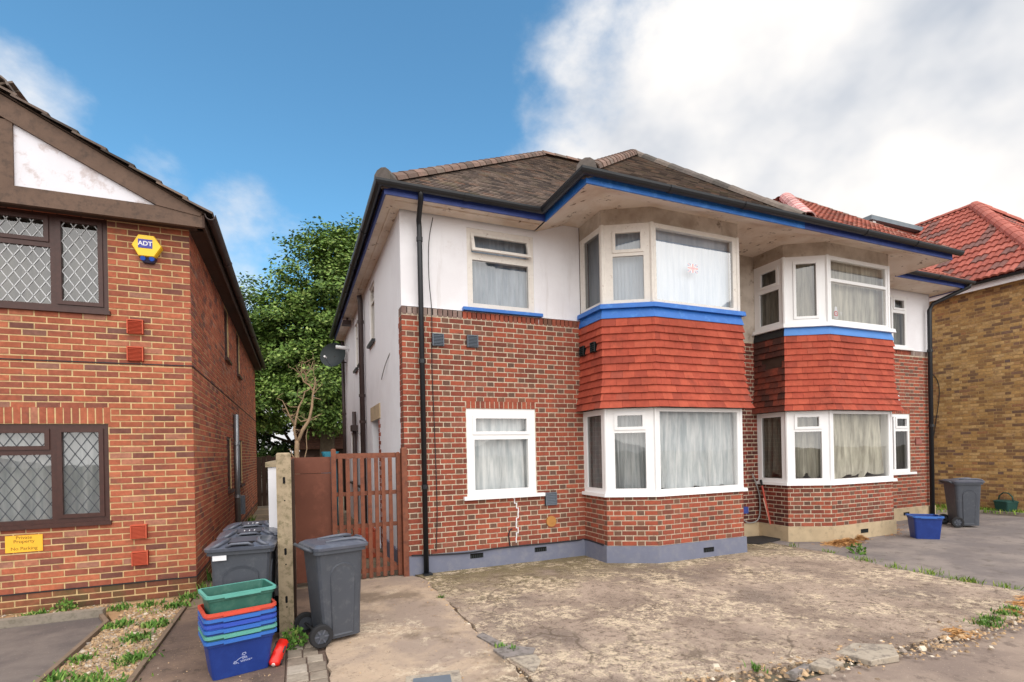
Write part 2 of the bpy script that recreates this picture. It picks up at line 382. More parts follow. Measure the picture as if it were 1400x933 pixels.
class MB:
    def __init__(s): s.v = []; s.f = []; s.mi = []; s.cur = 0
    def add(s, vs, fs):
        o = len(s.v); s.v += [tuple(x) for x in vs]; s.f += [tuple(i + o for i in f) for f in fs]; s.mi += [s.cur] * len(fs); return s
    def quad(s, *p): return s.add(p, [tuple(range(len(p)))])
    def hexa(s, p): return s.add(p, [(0, 3, 2, 1), (4, 5, 6, 7), (0, 1, 5, 4), (1, 2, 6, 5), (2, 3, 7, 6), (3, 0, 4, 7)])
    def box(s, x0, x1, y0, y1, z0, z1):
        return s.hexa([(x0, y0, z0), (x1, y0, z0), (x1, y1, z0), (x0, y1, z0), (x0, y0, z1), (x1, y0, z1), (x1, y1, z1), (x0, y1, z1)])
    def fbox(s, fr, u0, u1, z0, z1, d0, d1, tf=None):
        q = [(u0, z0, d1), (u1, z0, d1), (u1, z0, d0), (u0, z0, d0), (u0, z1, d1), (u1, z1, d1), (u1, z1, d0), (u0, z1, d0)]
        if tf: q = [tf(*a) for a in q]
        return s.hexa([fr.p(*a) for a in q])
    def prism(s, poly, z0, z1):
        n = len(poly)
        vs = [(x, y, z0) for x, y in poly] + [(x, y, z1) for x, y in poly]
        return s.add(vs, [tuple(reversed(range(n))), tuple(range(n, 2 * n))] + [(i, (i + 1) % n, n + (i + 1) % n, n + i) for i in range(n)])
    def tube(s, path, r, n=8, cap=True):
        path = [Vector(p) for p in path]; rs = r if isinstance(r, (list, tuple)) else [r] * len(path); rings = []
        a0 = None
        for i, p in enumerate(path):
            d = (path[min(i + 1, len(path) - 1)] - path[max(i - 1, 0)]).normalized()
            if a0 is None: a0 = d.orthogonal().normalized()
            a = (a0 - d * a0.dot(d)).normalized(); a0 = a; bb = d.cross(a)
            rings.append([p + (a * math.cos(2 * PI * k / n) + bb * math.sin(2 * PI * k / n)) * rs[i] for k in range(n)])
        return s.loft(rings, cap, cap)
    def loft(s, rings, cap0=True, cap1=True):
        n = len(rings[0]); vs = [p for r in rings for p in r]; fs = []
        for i in range(len(rings) - 1):
            for k in range(n):
                fs.append((i * n + k, i * n + (k + 1) % n, (i + 1) * n + (k + 1) % n, (i + 1) * n + k))
        if cap0: fs.append(tuple(reversed(range(n))))
        if cap1: fs.append(tuple(range((len(rings) - 1) * n, len(rings) * n)))
        return s.add(vs, fs)
    def cyl(s, c, axis, r, h, n=16):
        c = Vector(c); ax = Vector(axis).normalized(); return s.tube([c - ax * h / 2, c + ax * h / 2], r, n)
    def mesh(s, name, mats, origin=(0, 0, 0), smooth=False):
        me = bpy.data.meshes.new(name); o = Vector(origin)
        me.from_pydata([(v[0] - o.x, v[1] - o.y, v[2] - o.z) for v in s.v], [], s.f)
        for mm in ([mats] if isinstance(mats, str) else mats): me.materials.append(MATS[mm])
        if not isinstance(mats, str): me.polygons.foreach_set('material_index', s.mi)
        if smooth: me.polygons.foreach_set('use_smooth', [True] * len(s.f))
        me.update(); return me
    def build(s, name, mats, parent=None, origin=None, smooth=False, kind=None, label=None):
        if origin is None: origin = ORG.get(parent.name, Vector((0, 0, 0))) if parent is not None else Vector((0, 0, 0))
        ob = bpy.data.objects.new(name, s.mesh(name, mats, origin, smooth)); COL.objects.link(ob)
        if parent is not None: ob.parent = parent; ORG[ob.name] = Vector(origin)
        if kind: ob['kind'] = kind
        if label: ob['label'] = label
        return ob


ORG = {}


def thing(name, label, cat, loc=(0, 0, 0), rz=0, group=None, local=False):
    """an Empty at the foot of a thing; local=True: its parts are built in its own coordinates"""
    o = bpy.data.objects.new(name, None); COL.objects.link(o); o.location = loc; o.rotation_euler = (0, 0, rz); o.empty_display_size = .1
    o['label'] = label; o['category'] = cat
    if group: o['group'] = group
    ORG[o.name] = Vector((0, 0, 0)) if local else Vector(loc)
    return o


def tag(o, label, cat, group=None):
    o['label'] = label; o['category'] = cat
    if group: o['group'] = group
    return o


def copy_tree(o, parent=None):
    c = o.copy(); COL.objects.link(c)
    if parent is not None: c.parent = parent
    for ch in list(o.children): copy_tree(ch, c)
    return c


def structure(name, mb, mats, kind='structure'):
    o = mb.build(name, mats); o['kind'] = kind; return o


def text(name, body, size, parent, fr, u, z, d, mt, extrude=.001, origin=None, align='CENTER', rot=0, fat=0):
    cu = bpy.data.curves.new(name, 'FONT'); cu.body = body; cu.size = size; cu.align_x = align; cu.align_y = 'CENTER'; cu.extrude = extrude; cu.offset = fat
    cu.materials.append(MATS[mt]); o = bpy.data.objects.new(name, cu); COL.objects.link(o)
    org = ORG.get(parent.name, Vector((0, 0, 0))) if origin is None else Vector(origin)
    M = (fr.mat() @ Matrix.Rotation(rot, 3, 'Z')).to_4x4(); M.translation = fr.p(u, z, d) - org
    me = bpy.data.meshes.new_from_object(o); bpy.data.objects.remove(o); me.name = name
    o = bpy.data.objects.new(name, me); COL.objects.link(o); o.parent = parent; o.matrix_local = M
    return o


def cells(u0, u1, z0, z1, holes):
    us = sorted({u0, u1, *[min(max(h[k], u0), u1) for h in holes for k in (0, 1)]}); zs = sorted({z0, z1, *[min(max(h[k], z0), z1) for h in holes for k in (2, 3)]})
    for a, b_ in zip(us, us[1:]):
        run = None
        for c_, d_ in zip(zs, zs[1:]):
            mu, mz = (a + b_) / 2, (c_ + d_) / 2
            if any(h[0] < mu < h[1] and h[2] < mz < h[3] for h in holes):
                if run: yield (a, b_, *run); run = None
            else: run = (run[0], d_) if run else (c_, d_)
        if run: yield (a, b_, *run)


def wall_sheet(mb, fr, u0, u1, z0, z1, holes=(), d=0, rev=.12):
    for a, b_, c_, e in cells(u0, u1, z0, z1, holes): mb.quad(fr.p(a, c_, d), fr.p(b_, c_, d), fr.p(b_, e, d), fr.p(a, e, d))
    for h in holes:
        a, b_, c_, e = h
        for (p, q) in (((a, c_), (b_, c_)), ((b_, c_), (b_, e)), ((b_, e), (a, e)), ((a, e), (a, c_))):
            mb.quad(fr.p(*p, d), fr.p(*q, d), fr.p(*q, d - rev), fr.p(*p, d - rev))


def bond(fr, u0, u1, z0, z1, style, holes=(), mats=('brick_red', 'brick_header'), course=.075, odd=0, jit=None, start=0.0):
    """rows of bricks as (frame, u0, u1, z, height, material)"""
    out = []; nrow = int((z1 - z0) / course + .2)
    for r_ in range(nrow):
        z = z0 + r_ * course + .007; k = (r_ + odd) % 2
        if style == 'stretcher': seq = [(.225, mats[0])]; u = u0 - (k * .1125) + start
        else: seq = [(.225, mats[0]), (.1125, mats[1])]; u = u0 - (.16875 if k else 0.0) + start
        while u > u0: u -= sum(q[0] for q in seq)
        ue = u1 + (jit(r_) if jit else 0); i = 0
        while u < ue:
            w, mm = seq[i % len(seq)]; i += 1
            spans = [(u + .0065 if u > u0 else u0 - .004, u + w - .0065 if u + w < ue else ue + .004)]
            for h in holes:
                if h[2] < z + course / 2 < h[3]:
                    ns = []
                    for a, b_ in spans:
                        if h[1] <= a or h[0] >= b_: ns.append((a, b_)); continue
                        if a < h[0]: ns.append((a, h[0] - .003))
                        if b_ > h[1]: ns.append((h[1] + .003, b_))
                    spans = ns
            for a, b_ in spans:
                if b_ - a > .03: out.append((fr, a, b_, z, course - .014, mm))
            u += w
    return out


def soldiers(fr, u0, u1, z0, z1, mm, pitch=.075):
    n = max(1, round((u1 - u0) / pitch)); w = (u1 - u0) / n
    return [(fr, u0 + i * w + .0065, u0 + (i + 1) * w - .0065, z0 + .004, z1 - z0 - .008, mm) for i in range(n)]


def lay(parent, bricks, limit=290, depth=.005, name='brick', score=None):
    """the largest in view become objects, the rest one joined part"""
    org = ORG[parent.name]; sc = []
    for i, (fr, a, b_, z, h, mm) in enumerate(bricks):
        c = fr.p((a + b_) / 2, z + h / 2); q = pr(c); val = 0
        if q and 3 < q[0] < 1397 and 3 < q[1] < 930:
            view = (Vector((0, 0, CAMH)) - c).normalized().dot(fr.n)
            val = max(0, view) * (b_ - a) * h / q[2] ** 2
            if score: val *= score(c)
        sc.append((val, i))
    sc.sort(key=lambda q: -q[0]); chosen = {i for v_, i in sc[:limit] if v_ > 0}
    cache = {}; rest = MB(); mats = []
    for i, (fr, a, b_, z, h, mm) in enumerate(bricks):
        ex = R.uniform(-.0015, .0015)
        if i in chosen:
            key = (round(b_ - a, 3), round(h, 3), tuple(round(x, 3) for x in fr.t), mm)
            if key not in cache:
                mb = MB(); w = (b_ - a) / 2; lf = Fr(0, 0, fr.t.x, fr.t.y)
                e = .003
                pts = [(-w, -h / 2), (w, -h / 2), (w, h / 2), (-w, h / 2)]
                back = [lf.p(u, zz, -.012) for u, zz in pts]; mid = [lf.p(u, zz, depth - e) for u, zz in pts]
                fro = [lf.p(u - e * (1 if u > 0 else -1), zz - e * (1 if zz > 0 else -1), depth) for u, zz in pts]
                mb.add(back + mid + fro, [(0, 1, 5, 4), (1, 2, 6, 5), (2, 3, 7, 6), (3, 0, 4, 7), (4, 5, 9, 8), (5, 6, 10, 9), (6, 7, 11, 10), (7, 4, 8, 11), (8, 9, 10, 11)])
                cache[key] = mb.mesh(name, mm + '_single')
            o = bpy.data.objects.new(name, cache[key]); COL.objects.link(o); o.parent = parent
            o.location = fr.p((a + b_) / 2 + R.uniform(-.002, .002), z + h / 2 + R.uniform(-.0018, .0018), ex) - org; o.rotation_euler = (0, 0, R.uniform(-.006, .006))
        else:
            if mm not in mats: mats.append(mm)
            rest.cur = mats.index(mm); rest.fbox(fr, a, b_, z, z + h, -.012, depth + ex)
    if rest.f: rest.build(name, mats, parent, kind='stuff')


def curtain(parent, fr, u0, u1, z0, z1, d, mt, folds=9, amp=.022, seed=1, gather=0.0, sag=0.0, tatty=0.0):
    rr = random.Random(seed); nu = max(16, folds * 6); nz = 8; ph = [rr.uniform(0, 6.28) for _ in range(5)]; mb = MB(); vs = []
    for j in range(nz + 1):
        fz = j / nz
        for i in range(nu + 1):
            x = i / nu
            w = math.sin(x * folds * 6.28 + ph[0] + .8 * math.sin(x * 9 + ph[1]) + .5 * fz * math.sin(x * 4 + ph[4])) + .5 * math.sin(x * folds * 2.3 * 6.28 + ph[2])
            xx = u0 + (u1 - u0) * (x + gather * .06 * math.sin(x * 6.28 * 2 + ph[3]) * (1 - fz))
            zz = z0 + (z1 - z0) * fz + tatty * .05 * (1 - fz) * (1 + math.sin(x * 31 + ph[1]) + math.sin(x * 17)) - sag * (1 - (2 * x - 1) ** 2) * fz
            vs.append(fr.p(min(max(xx, u0), u1), zz, d + amp * w * (.6 + .4 * (1 - fz))))
    fs = [(j * (nu + 1) + i, j * (nu + 1) + i + 1, (j + 1) * (nu + 1) + i + 1, (j + 1) * (nu + 1) + i) for j in range(nz) for i in range(nu)]
    mb.add(vs, fs); return mb.build('curtain', mt, parent, smooth=True)


def window(parent, fr, u0, u1, z0, z1, lights, mt='upvc_white', d=.0, depth=.07, glass='glass', sill=None, cur=None, name='window', lattice=None, sash_w=.045):
    """frame with lights cut in it; every light gets its pane, opening ones a sash"""
    mb = MB()
    for a, b_, c_, e in cells(u0, u1, z0, z1, [l_[:4] for l_ in lights]): mb.fbox(fr, a, b_, c_, e, d - depth, d)
    w = mb.build(name, mt, parent)
    for l_ in lights:
        a, b_, c_, e = l_[:4]; kind = l_[4] if len(l_) > 4 else 'fixed'; gm = l_[5] if len(l_) > 5 and l_[5] else glass; tilt = l_[6] if len(l_) > 6 else 0
        def tf(u, z, dd, e=e, tilt=tilt): return (u, e + (z - e) * math.cos(tilt) + (dd - d) * math.sin(tilt) * 0, dd + (e - z) * math.sin(tilt))
        if kind == 'sash':
            sb = MB(); s_ = sash_w; o_ = .012
            A, B, C_, E_ = a - o_, b_ + o_, c_ - o_, e + o_
            sb.fbox(fr, A, A + s_, C_, E_, d - .03, d + .016, tf); sb.fbox(fr, B - s_, B, C_, E_, d - .03, d + .016, tf)
            sb.fbox(fr, A + s_, B - s_, C_, C_ + s_, d - .03, d + .0145, tf); sb.fbox(fr, A + s_, B - s_, E_ - s_, E_, d - .03, d + .0145, tf)
            sb.build('sash', mt, w); a, b_, c_, e2 = A + s_, B - s_, C_ + s_, E_ - s_
        else: e2 = e
        pb = MB(); pb.quad(*[fr.p(*tf(*q)) for q in ((a, c_, d - .022), (b_, c_, d - .022), (b_, e2, d - .022), (a, e2, d - .022))])
        pb.build('pane', gm, w)
        if lattice:
            lb = MB(); px, pz = lattice[1]; dd = d - .019
            for sg in (1, -1):
                k = -40
                while k < 40:
                    # lines u/px - sg*z/pz = k, clipped to the light
                    pts = []
                    for zz in (c_, e2):
                        u = a + px * (k + sg * (zz - c_) / pz)
                        if a <= u <= b_: pts.append((u, zz))
                    for u in (a, b_):
                        zz = c_ + pz * sg * ((u - a) / px - k)
                        if c_ <= zz <= e2: pts.append((u, zz))
                    pts = sorted(set((round(x, 5), round(y, 5)) for x, y in pts))
                    if len(pts) >= 2:
                        (ua, za), (ub, zb) = pts[0], pts[-1]; dl = math.hypot(ub - ua, zb - za)
                        if dl > .02:
                            nx, nz_ = -(zb - za) / dl * .0045, (ub - ua) / dl * .0045
                            lb.hexa([fr.p(ua - nx, za - nz_, dd), fr.p(ub - nx, zb - nz_, dd), fr.p(ub + nx, zb + nz_, dd), fr.p(ua + nx, za + nz_, dd),
                                     fr.p(ua - nx, za - nz_, dd + .005), fr.p(ub - nx, zb - nz_, dd + .005), fr.p(ub + nx, zb + nz_, dd + .005), fr.p(ua + nx, za + nz_, dd + .005)])
                    k += 1
            lb.build('lead_lattice', lattice[0], w)
    if sill:
        sb = MB(); s0, s1, sz0, sz1, out, smat = sill; sb.fbox(fr, s0, s1, sz0, sz1, d - depth, out)
        sb.build('sill', smat, w)
    if cur:
        curtain(w, fr, u0 + .02, u1 - .02, z0 + .02, z1 - .02, d - depth - .075, **cur)
    return w


def inpoly(x, y, poly):
    c = False; j = len(poly) - 1
    for i in range(len(poly)):
        xi, yi = poly[i]; xj, yj = poly[j]
        if (yi > y) != (yj > y) and x < (xj - xi) * (y - yi) / (yj - yi) + xi: c = not c
        j = i
    return c


def roof_plane(parent, poly3, eave_dir, mats, tw, gauge, thick=.014, name='roof', profile=None, limit=0, over=.03, sheet='roof_grey', tile_name='roof_tile', jitter=.003):
    """a slope: deck sheet plus its tiles. poly3: outline (first edge need not be the eave); eave_dir: horizontal direction along the eave"""
    P = [Vector(p) for p in poly3]; e = Vector(eave_dir).normalized()
    nrm = Vector((0, 0, 0))
    for i in range(len(P)): nrm += (P[i] - P[0]).cross(P[(i + 1) % len(P)] - P[0])
    nrm.normalize()
    if nrm.z < 0: nrm = -nrm
    up = nrm.cross(e).normalized()
    if up.z < 0: up = -up
    o = min(P, key=lambda q: q.z); loc = [((p - o).dot(e), (p - o).dot(up)) for p in P]
    mb = MB(); mb.add([p - nrm * .03 for p in P], [tuple(range(len(P)))]); mb.build(name, sheet, parent)
    us = [q[0] for q in loc]; vs = [q[1] for q in loc]; tiles = []
    row = 0; vv = min(vs)

    def spans_at(v_):
        xs = []
        for (xa, ya), (xb, yb_) in zip(loc, loc[1:] + loc[:1]):
            if (ya > v_) != (yb_ > v_): xs.append(xa + (xb - xa) * (v_ - ya) / (yb_ - ya))
        xs.sort(); return list(zip(xs[::2], xs[1::2]))
    while vv < max(vs):
        off = (tw / 2 if row % 2 else 0) if profile is None else 0
        for a, b_ in spans_at(min(vv + gauge * .5, max(vs) - .01)):
            u = min(us) - tw + off
            while u < b_:
                w0, w1 = max(u, a), min(u + tw, b_)
                if w1 - w0 > .02: tiles.append((u, vv, row, (w0 - u) / tw, (w1 - u) / tw))
                u += tw
        vv += gauge; row += 1
    org = ORG[parent.name]

    def verts(u, v_, base_o, s0=0, s1=1):
        j = R.uniform(-jitter, jitter); w0, w1 = u + tw * s0 + .002, u + tw * s1 - .002
        va, vb = v_ - over + j, v_ + gauge
        if profile is None:
            A = [(w0, va, thick * 1.9), (w1, va, thick * 1.9 + R.uniform(-jitter, jitter)), (w1, vb, thick * .5), (w0, vb, thick * .5), (w0, va, thick * .7), (w1, va, thick * .7), (w1, vb, -thick * .5), (w0, vb, -thick * .5)]
            return [base_o + e * a + up * b_ + nrm * c_ for a, b_, c_ in A], [(0, 1, 2, 3), (4, 5, 1, 0), (5, 6, 2, 1), (7, 4, 0, 3)]
        prof = [(s0 + (s1 - s0) * x, h) for x, h in profile]; n = len(prof); top = [base_o + e * (u + tw * x) + up * va + nrm * (h + thick * 1.8) for x, h in prof]
        bot = [base_o + e * (u + tw * x) + up * va + nrm * (h * .8 + thick * .3) for x, h in prof]
        bk = [base_o + e * (u + tw * x) + up * vb + nrm * (h + thick * .4) for x, h in prof]
        fs = []
        for i in range(n - 1): fs += [(i, i + 1, 2 * n + i + 1, 2 * n + i), (n + i, n + i + 1, i + 1, i)]
        return top + bot + bk, fs
    scored = []
    for i, (u, v_, r_, s0, s1) in enumerate(tiles):
        c = o + e * (u + tw / 2) + up * (v_ + gauge / 2); q = pr(c); s_ = 0
        if q and seen(c, 0) and s1 - s0 > .999: s_ = max(0, (Vector((0, 0, CAMH)) - c).normalized().dot(nrm)) / q[2] ** 2
        scored.append((s_, i))
    scored.sort(key=lambda q: -q[0]); chosen = {i for s_, i in scored[:limit] if s_ > 0}
    rest = MB(); share = None
    for i, (u, v_, r_, s0, s1) in enumerate(tiles):
        if i in chosen:
            if share is None:
                vs_, fs = verts(-tw / 2, -gauge / 2, Vector((0, 0, 0))); share = MB().add(vs_, fs).mesh(tile_name, mats + '_single')
            ob = bpy.data.objects.new(tile_name, share); COL.objects.link(ob); ob.parent = parent
            ob.location = o + e * (u + tw / 2) + up * (v_ + gauge / 2) - org
        else: rest.add(*verts(u, v_, o, s0, s1))
    if rest.f: rest.build(tile_name, mats, parent, kind='stuff')


def ridge(parent, a, b_, mt, r=.11, seg=.32, name='ridge_tile', label=None, n=7):
    a, b_ = Vector(a), Vector(b_); d = (b_ - a); k = max(1, round(d.length / seg)); d.normalize(); side = d.cross(UP).normalized(); up = side.cross(d).normalized(); sl_ = (b_ - a).length / k
    for i in range(k):
        p = a + d * (i * sl_) ; q = a + d * ((i + 1) * sl_ + .02); mb = MB(); rings = []
        for pt, rr in ((p, r * 1.06), (q, r * .96)):
            out = [pt + side * (rr * math.cos(PI * j / (n - 1))) + up * (rr * .85 * math.sin(PI * j / (n - 1)) - .03) for j in range(n)]
            inn = [pt + side * ((rr - .018) * math.cos(PI * j / (n - 1))) + up * ((rr - .018) * .85 * math.sin(PI * j / (n - 1)) - .03) for j in range(n)]
            rings.append(out + inn[::-1])
        mb.loft(rings); o = mb.build(name, mt + '_single', parent, smooth=False)
        if label: o['label'] = label


def gutter(parent, path, mt='gutter_black', r=.062):
    mb = MB(); pts = [Vector(p) for p in path]; rings = []
    for i, p in enumerate(pts):
        d0 = (pts[i] - pts[i - 1]).normalized() if i else (pts[1] - pts[0]).normalized()
        d1 = (pts[i + 1] - pts[i]).normalized() if i < len(pts) - 1 else d0
        s0 = d0.cross(UP); s1 = d1.cross(UP); s_ = (s0 + s1); s_.normalize(); k = 1 / max(.4, s_.dot(s0))
        ring = [p + s_ * (r * k * math.cos(PI + PI * j / 8)) + UP * (r * 1.15 * math.sin(PI + PI * j / 8)) for j in range(9)]
        ring += [p + s_ * (r * .86 * k * math.cos(PI + PI * j / 8)) + UP * (r * .98 * math.sin(PI + PI * j / 8)) for j in range(8, -1, -1)]
        rings.append(ring)
    mb.loft(rings); g = mb.build('gutter', mt, parent)
    # union clips along the run
    for p, q in zip(pts, pts[1:]):
        L_ = (q - p).length; d = (q - p).normalized(); s_ = d.cross(UP); k = int(L_ / 1.8)
        for i in range(1, k + 1):
            c = p + d * (L_ * i / (k + 1)); cb = MB(); rg = []
            for e_ in (-.035, .035): rg.append([c + d * e_ + s_ * (r * 1.13 * math.cos(PI + PI * j / 8)) + UP * (r * 1.28 * math.sin(PI + PI * j / 8)) for j in range(9)])
            cb.loft(rg); cb.build('gutter_clip', mt, g)
    return g


def pipe(parent, path, r=.034, mt='gutter_black', collars=(), name='downpipe', n=10):
    mb = MB(); mb.tube(path, r, n); o = mb.build(name, mt, parent, smooth=True)
    for c in collars:
        cb = MB(); cb.cyl(c, (0, 0, 1), r * 1.25, .06, n); cb.fin = None; cb.build('pipe_collar', mt, o)
    return o


def vent(parent, fr, u, z, w, h, mt, d=.012, slots=5, dep=.045, name='vent'):
    mb = MB(); mb.fbox(fr, u - w / 2, u + w / 2, z - h / 2, z + h / 2, 0, d + dep * .5)
    hh = (h - .03) / slots
    for i in range(slots):
        z0 = z - h / 2 + .012 + i * hh
        mb.hexa([fr.p(u - w / 2 + .012, z0, d + dep), fr.p(u + w / 2 - .012, z0, d + dep), fr.p(u + w / 2 - .012, z0, d + dep * .4), fr.p(u - w / 2 + .012, z0, d + dep * .4),
                 fr.p(u - w / 2 + .012, z0 + hh * .7, d + dep * .65), fr.p(u + w / 2 - .012, z0 + hh * .7, d + dep * .65), fr.p(u + w / 2 - .012, z0 + hh * .7, d + dep * .4), fr.p(u - w / 2 + .012, z0 + hh * .7, d + dep * .4)])
    mb.fbox(fr, u - w / 2, u - w / 2 + .011, z - h / 2 + .001, z + h / 2 - .001, d, d + dep); mb.fbox(fr, u + w / 2 - .011, u + w / 2, z - h / 2 + .001, z + h / 2 - .001, d, d + dep)
    mb.fbox(fr, u - w / 2 + .011, u + w / 2 - .011, z + h / 2 - .014, z + h / 2 - .001, d, d + dep * 1.02)
    return mb.build(name, mt, parent)


def airbrick(parent, fr, u, z, d, w=.2, h=.07):
    mb = MB(); mb.fbox(fr, u - w / 2, u + w / 2, z - h / 2, z + h / 2, d - .01, d + .004)
    o = mb.build('air_brick', 'dark_void', parent)
    bb = MB()
    for i in range(6): bb.fbox(fr, u - w / 2 + .008 + i * w / 6, u - w / 2 + .02 + i * w / 6, z - h / 2 + .004, z + h / 2 - .025, d + .004, d + .007)
    bb.build('grille', 'vent_dark', o, kind='stuff')


# ------------------------------------------------------------------ ground
def sheet(name, poly, z, mt, kind='structure', sub=None):
    mb = MB(); mb.prism(poly, z - .25, z); return structure(name, mb, mt, kind)


g = MB(); g.quad((-400, -200, -.03), (500, -200, -.03), (500, 700, -.03), (-400, 700, -.03)); structure('ground', g, 'far_ground')
g = MB(); g.quad((-1.18, 6.85, -.004), (1.42, 7.2, -.004), (1.42, 22, -.004), (-1.18, 22, -.004)); structure('lane', g, 'lane_concrete')
g = MB(); g.quad((-60, -6, -.010), (60, -6, -.010), (60, 2.68, -.010), (-60, 2.68, -.010)); structure('pavement', g, 'pavement_brown')
g = MB(); g.quad((-60, -16, -.014), (60, -16, -.014), (60, -6, -.014), (-60, -6, -.014)); structure('road', g, 'tarmac_dark')


def rough_slab(name, poly, z, mt, amp=.012, n=46, edge=.08):
    """a cast slab with an uneven top and a ragged rim"""
    x0 = min(p[0] for p in poly); x1 = max(p[0] for p in poly); y0 = min(p[1] for p in poly); y1 = max(p[1] for p in poly)
    bm = bmesh.new(); rim = []
    for a, b_ in zip(poly, poly[1:] + poly[:1]):
        k = max(2, int(math.dist(a, b_) / .12))
        for i in range(k):
            t_ = i / k; j = R.uniform(-1, 1) * edge * .3 if i else 0
            dx, dy = b_[0] - a[0], b_[1] - a[1]; l_ = math.hypot(dx, dy)
            rim.append((a[0] + dx * t_ + dy / l_ * j, a[1] + dy * t_ - dx / l_ * j))
    top = [bm.verts.new((x, y, z + R.uniform(-1, 1) * amp * .4)) for x, y in rim]; bot = [bm.verts.new((x, y, z - .2)) for x, y in rim]
    f = bm.faces.new(top)
    for i in range(len(rim)): bm.faces.new((bot[i], bot[(i + 1) % len(rim)], top[(i + 1) % len(rim)], top[i]))
    me = bpy.data.meshes.new(name); bm.to_mesh(me); bm.free(); me.materials.append(MATS[mt])
    o = bpy.data.objects.new(name, me); COL.objects.link(o); o['kind'] = 'structure'; return o


rough_slab('forecourt', [(.215, 4.05), (.9, 3.5), (1.56, 3.3), (1.565, 6.9), (1.45, 7.25), (.2, 7.3)], .022, 'slab_grey')
rough_slab('forecourt', [(1.575, 3.2), (3.1, 2.92), (4.7, 2.72), (6.3, 2.68), (7.5, 3.0), (7.42, 4.4), (7.66, 5.4), (7.6, 7.3), (1.5, 7.3), (1.575, 6.9)], .026, 'slab_concrete')
sheet('driveway', [(7.45, 2.70), (30, 2.70), (30, 6.9), (15.05, 6.9), (13.5, 7.3), (7.62, 7.3), (7.68, 5.4), (7.44, 4.4), (7.52, 3.0)], .012, 'tarmac_drive')
sheet('driveway', [(-9, 2.70), (-1.86, 2.70), (-1.86, 6.62), (-1.99, 6.90), (-9, 6.90)], .012, 'tarmac_dark')
sheet('path', [(-1.17, 2.70), (-.11, 2.70), (-.11, 6.9), (-1.17, 6.85)], .008, 'tarmac_path')
sheet('garden_bed', [(-1.82, 2.70), (-1.20, 2.70), (-1.20, 7.5), (-4.6, 7.5), (-4.6, 7.1), (-1.95, 7.02), (-1.82, 6.7)], .004, 'earth')
sheet('verge', [(15.05, 2.7), (15.38, 2.7), (15.38, 13), (13.55, 13), (13.55, 7.9), (15.05, 7.0)], .05, 'earth')
sheet('footpath', [(-.105, 2.70), (.21, 2.70), (.21, 7.2), (-.105, 7.2)], .002, 'tarmac_path')
# kerbs
k_ = MB(); k_.prism([(-9, 6.93), (-1.97, 6.93), (-1.97, 7.04), (-9, 7.10)], -.1, .085); o = k_.build('kerb', 'kerb_concrete'); o['kind'] = 'structure'
k_ = MB(); k_.prism([(-1.862, 2.75), (-1.825, 2.75), (-1.825, 6.6), (-1.965, 6.93), (-1.995, 6.90), (-1.862, 6.58)], -.1, .045); o = k_.build('edging', 'edging_wood'); o['kind'] = 'structure'
k_ = MB(); k_.prism([(-1.215, 2.75), (-1.175, 2.75), (-1.175, 6.86), (-1.215, 6.86)], -.1, .035); o = k_.build('edging', 'edging_wood'); o['kind'] = 'structure'
k_ = MB(); k_.prism([(14.95, 2.75), (15.05, 2.75), (15.05, 7.0), (13.6, 7.9), (13.56, 7.8), (14.95, 6.93)], -.1, .09); o = k_.build('kerb', 'kerb_concrete'); o['kind'] = 'structure'

# ------------------------------------------------------------------ gabled house on the left
GX0, GX1, GY = -4.62, -1.18, 7.535
H1 = thing('brick_house', 'red brick house with a half-timbered gable and brown leaded windows', 'house', (GX1, GY, 0))
f1 = Fr(GX0, GY, GX1, GY); s1 = Fr(GX1, GY, GX1, 18.9); U = lambda x: x - GX0
hu = (U(-3.80), U(-2.02), 3.475, 4.60); hg = (U(-3.86), U(-2.05), .985, 2.145)
sw = [(y0 - GY, y1 - GY, z0, z1) for y0, y1, z0, z1 in ((10.95, 11.6, 3.58, 4.58), (13.1, 13.8, 3.58, 4.58), (11.0, 11.65, 1.08, 2.12), (13.05, 13.9, 1.08, 2.12))]
mb = MB(); wall_sheet(mb, f1, 0, f1.len, 0, 4.66, [hu, hg]); wall_sheet(mb, s1, 0, s1.len, 0, 4.9, sw)
bk = Fr(GX1, 18.9, GX0, 18.9); wall_sheet(mb, bk, 0, bk.len, 0, 4.9); lf = Fr(GX0, 18.9, GX0, GY); wall_sheet(mb, lf, 0, lf.len, 0, 4.9)
mb.build('wall', 'mortar_buff', H1)
sold = (hg[0] - .05, hg[1] + .03, 2.145, 2.345)
BL = ('brick_left',)
bricks = bond(f1, 0, f1.len, .225, 4.65, 'stretcher', [hu, hg, sold], BL, start=.10)
bricks += soldiers(f1, sold[0], sold[1], 2.145, 2.345, 'brick_left')
bricks += bond(f1, 0, f1.len, 0.0, .225, 'stretcher', [], ('brick_left_base',), odd=1, start=.10)
bricks += bond(s1, 0, s1.len, .225, 4.88, 'stretcher', sw, BL, start=.112)
bricks += bond(s1, 0, s1.len, 0.0, .225, 'stretcher', [], ('brick_left_base',), odd=1, start=.112)
lay(H1, bricks, 292)
mb = MB(); mb.fbox(f1, 0, f1.len + .003, .218, .232, 0, .012); mb.fbox(s1, -.01, s1.len, .218, .232, 0, .012)
mb.fbox(f1, 0, f1.len + .003, 2.868, 2.880, 0, .012); mb.fbox(s1, -.01, s1.len, 2.868, 2.880, 0, .012); mb.build('damp_course', 'cable_black', H1)


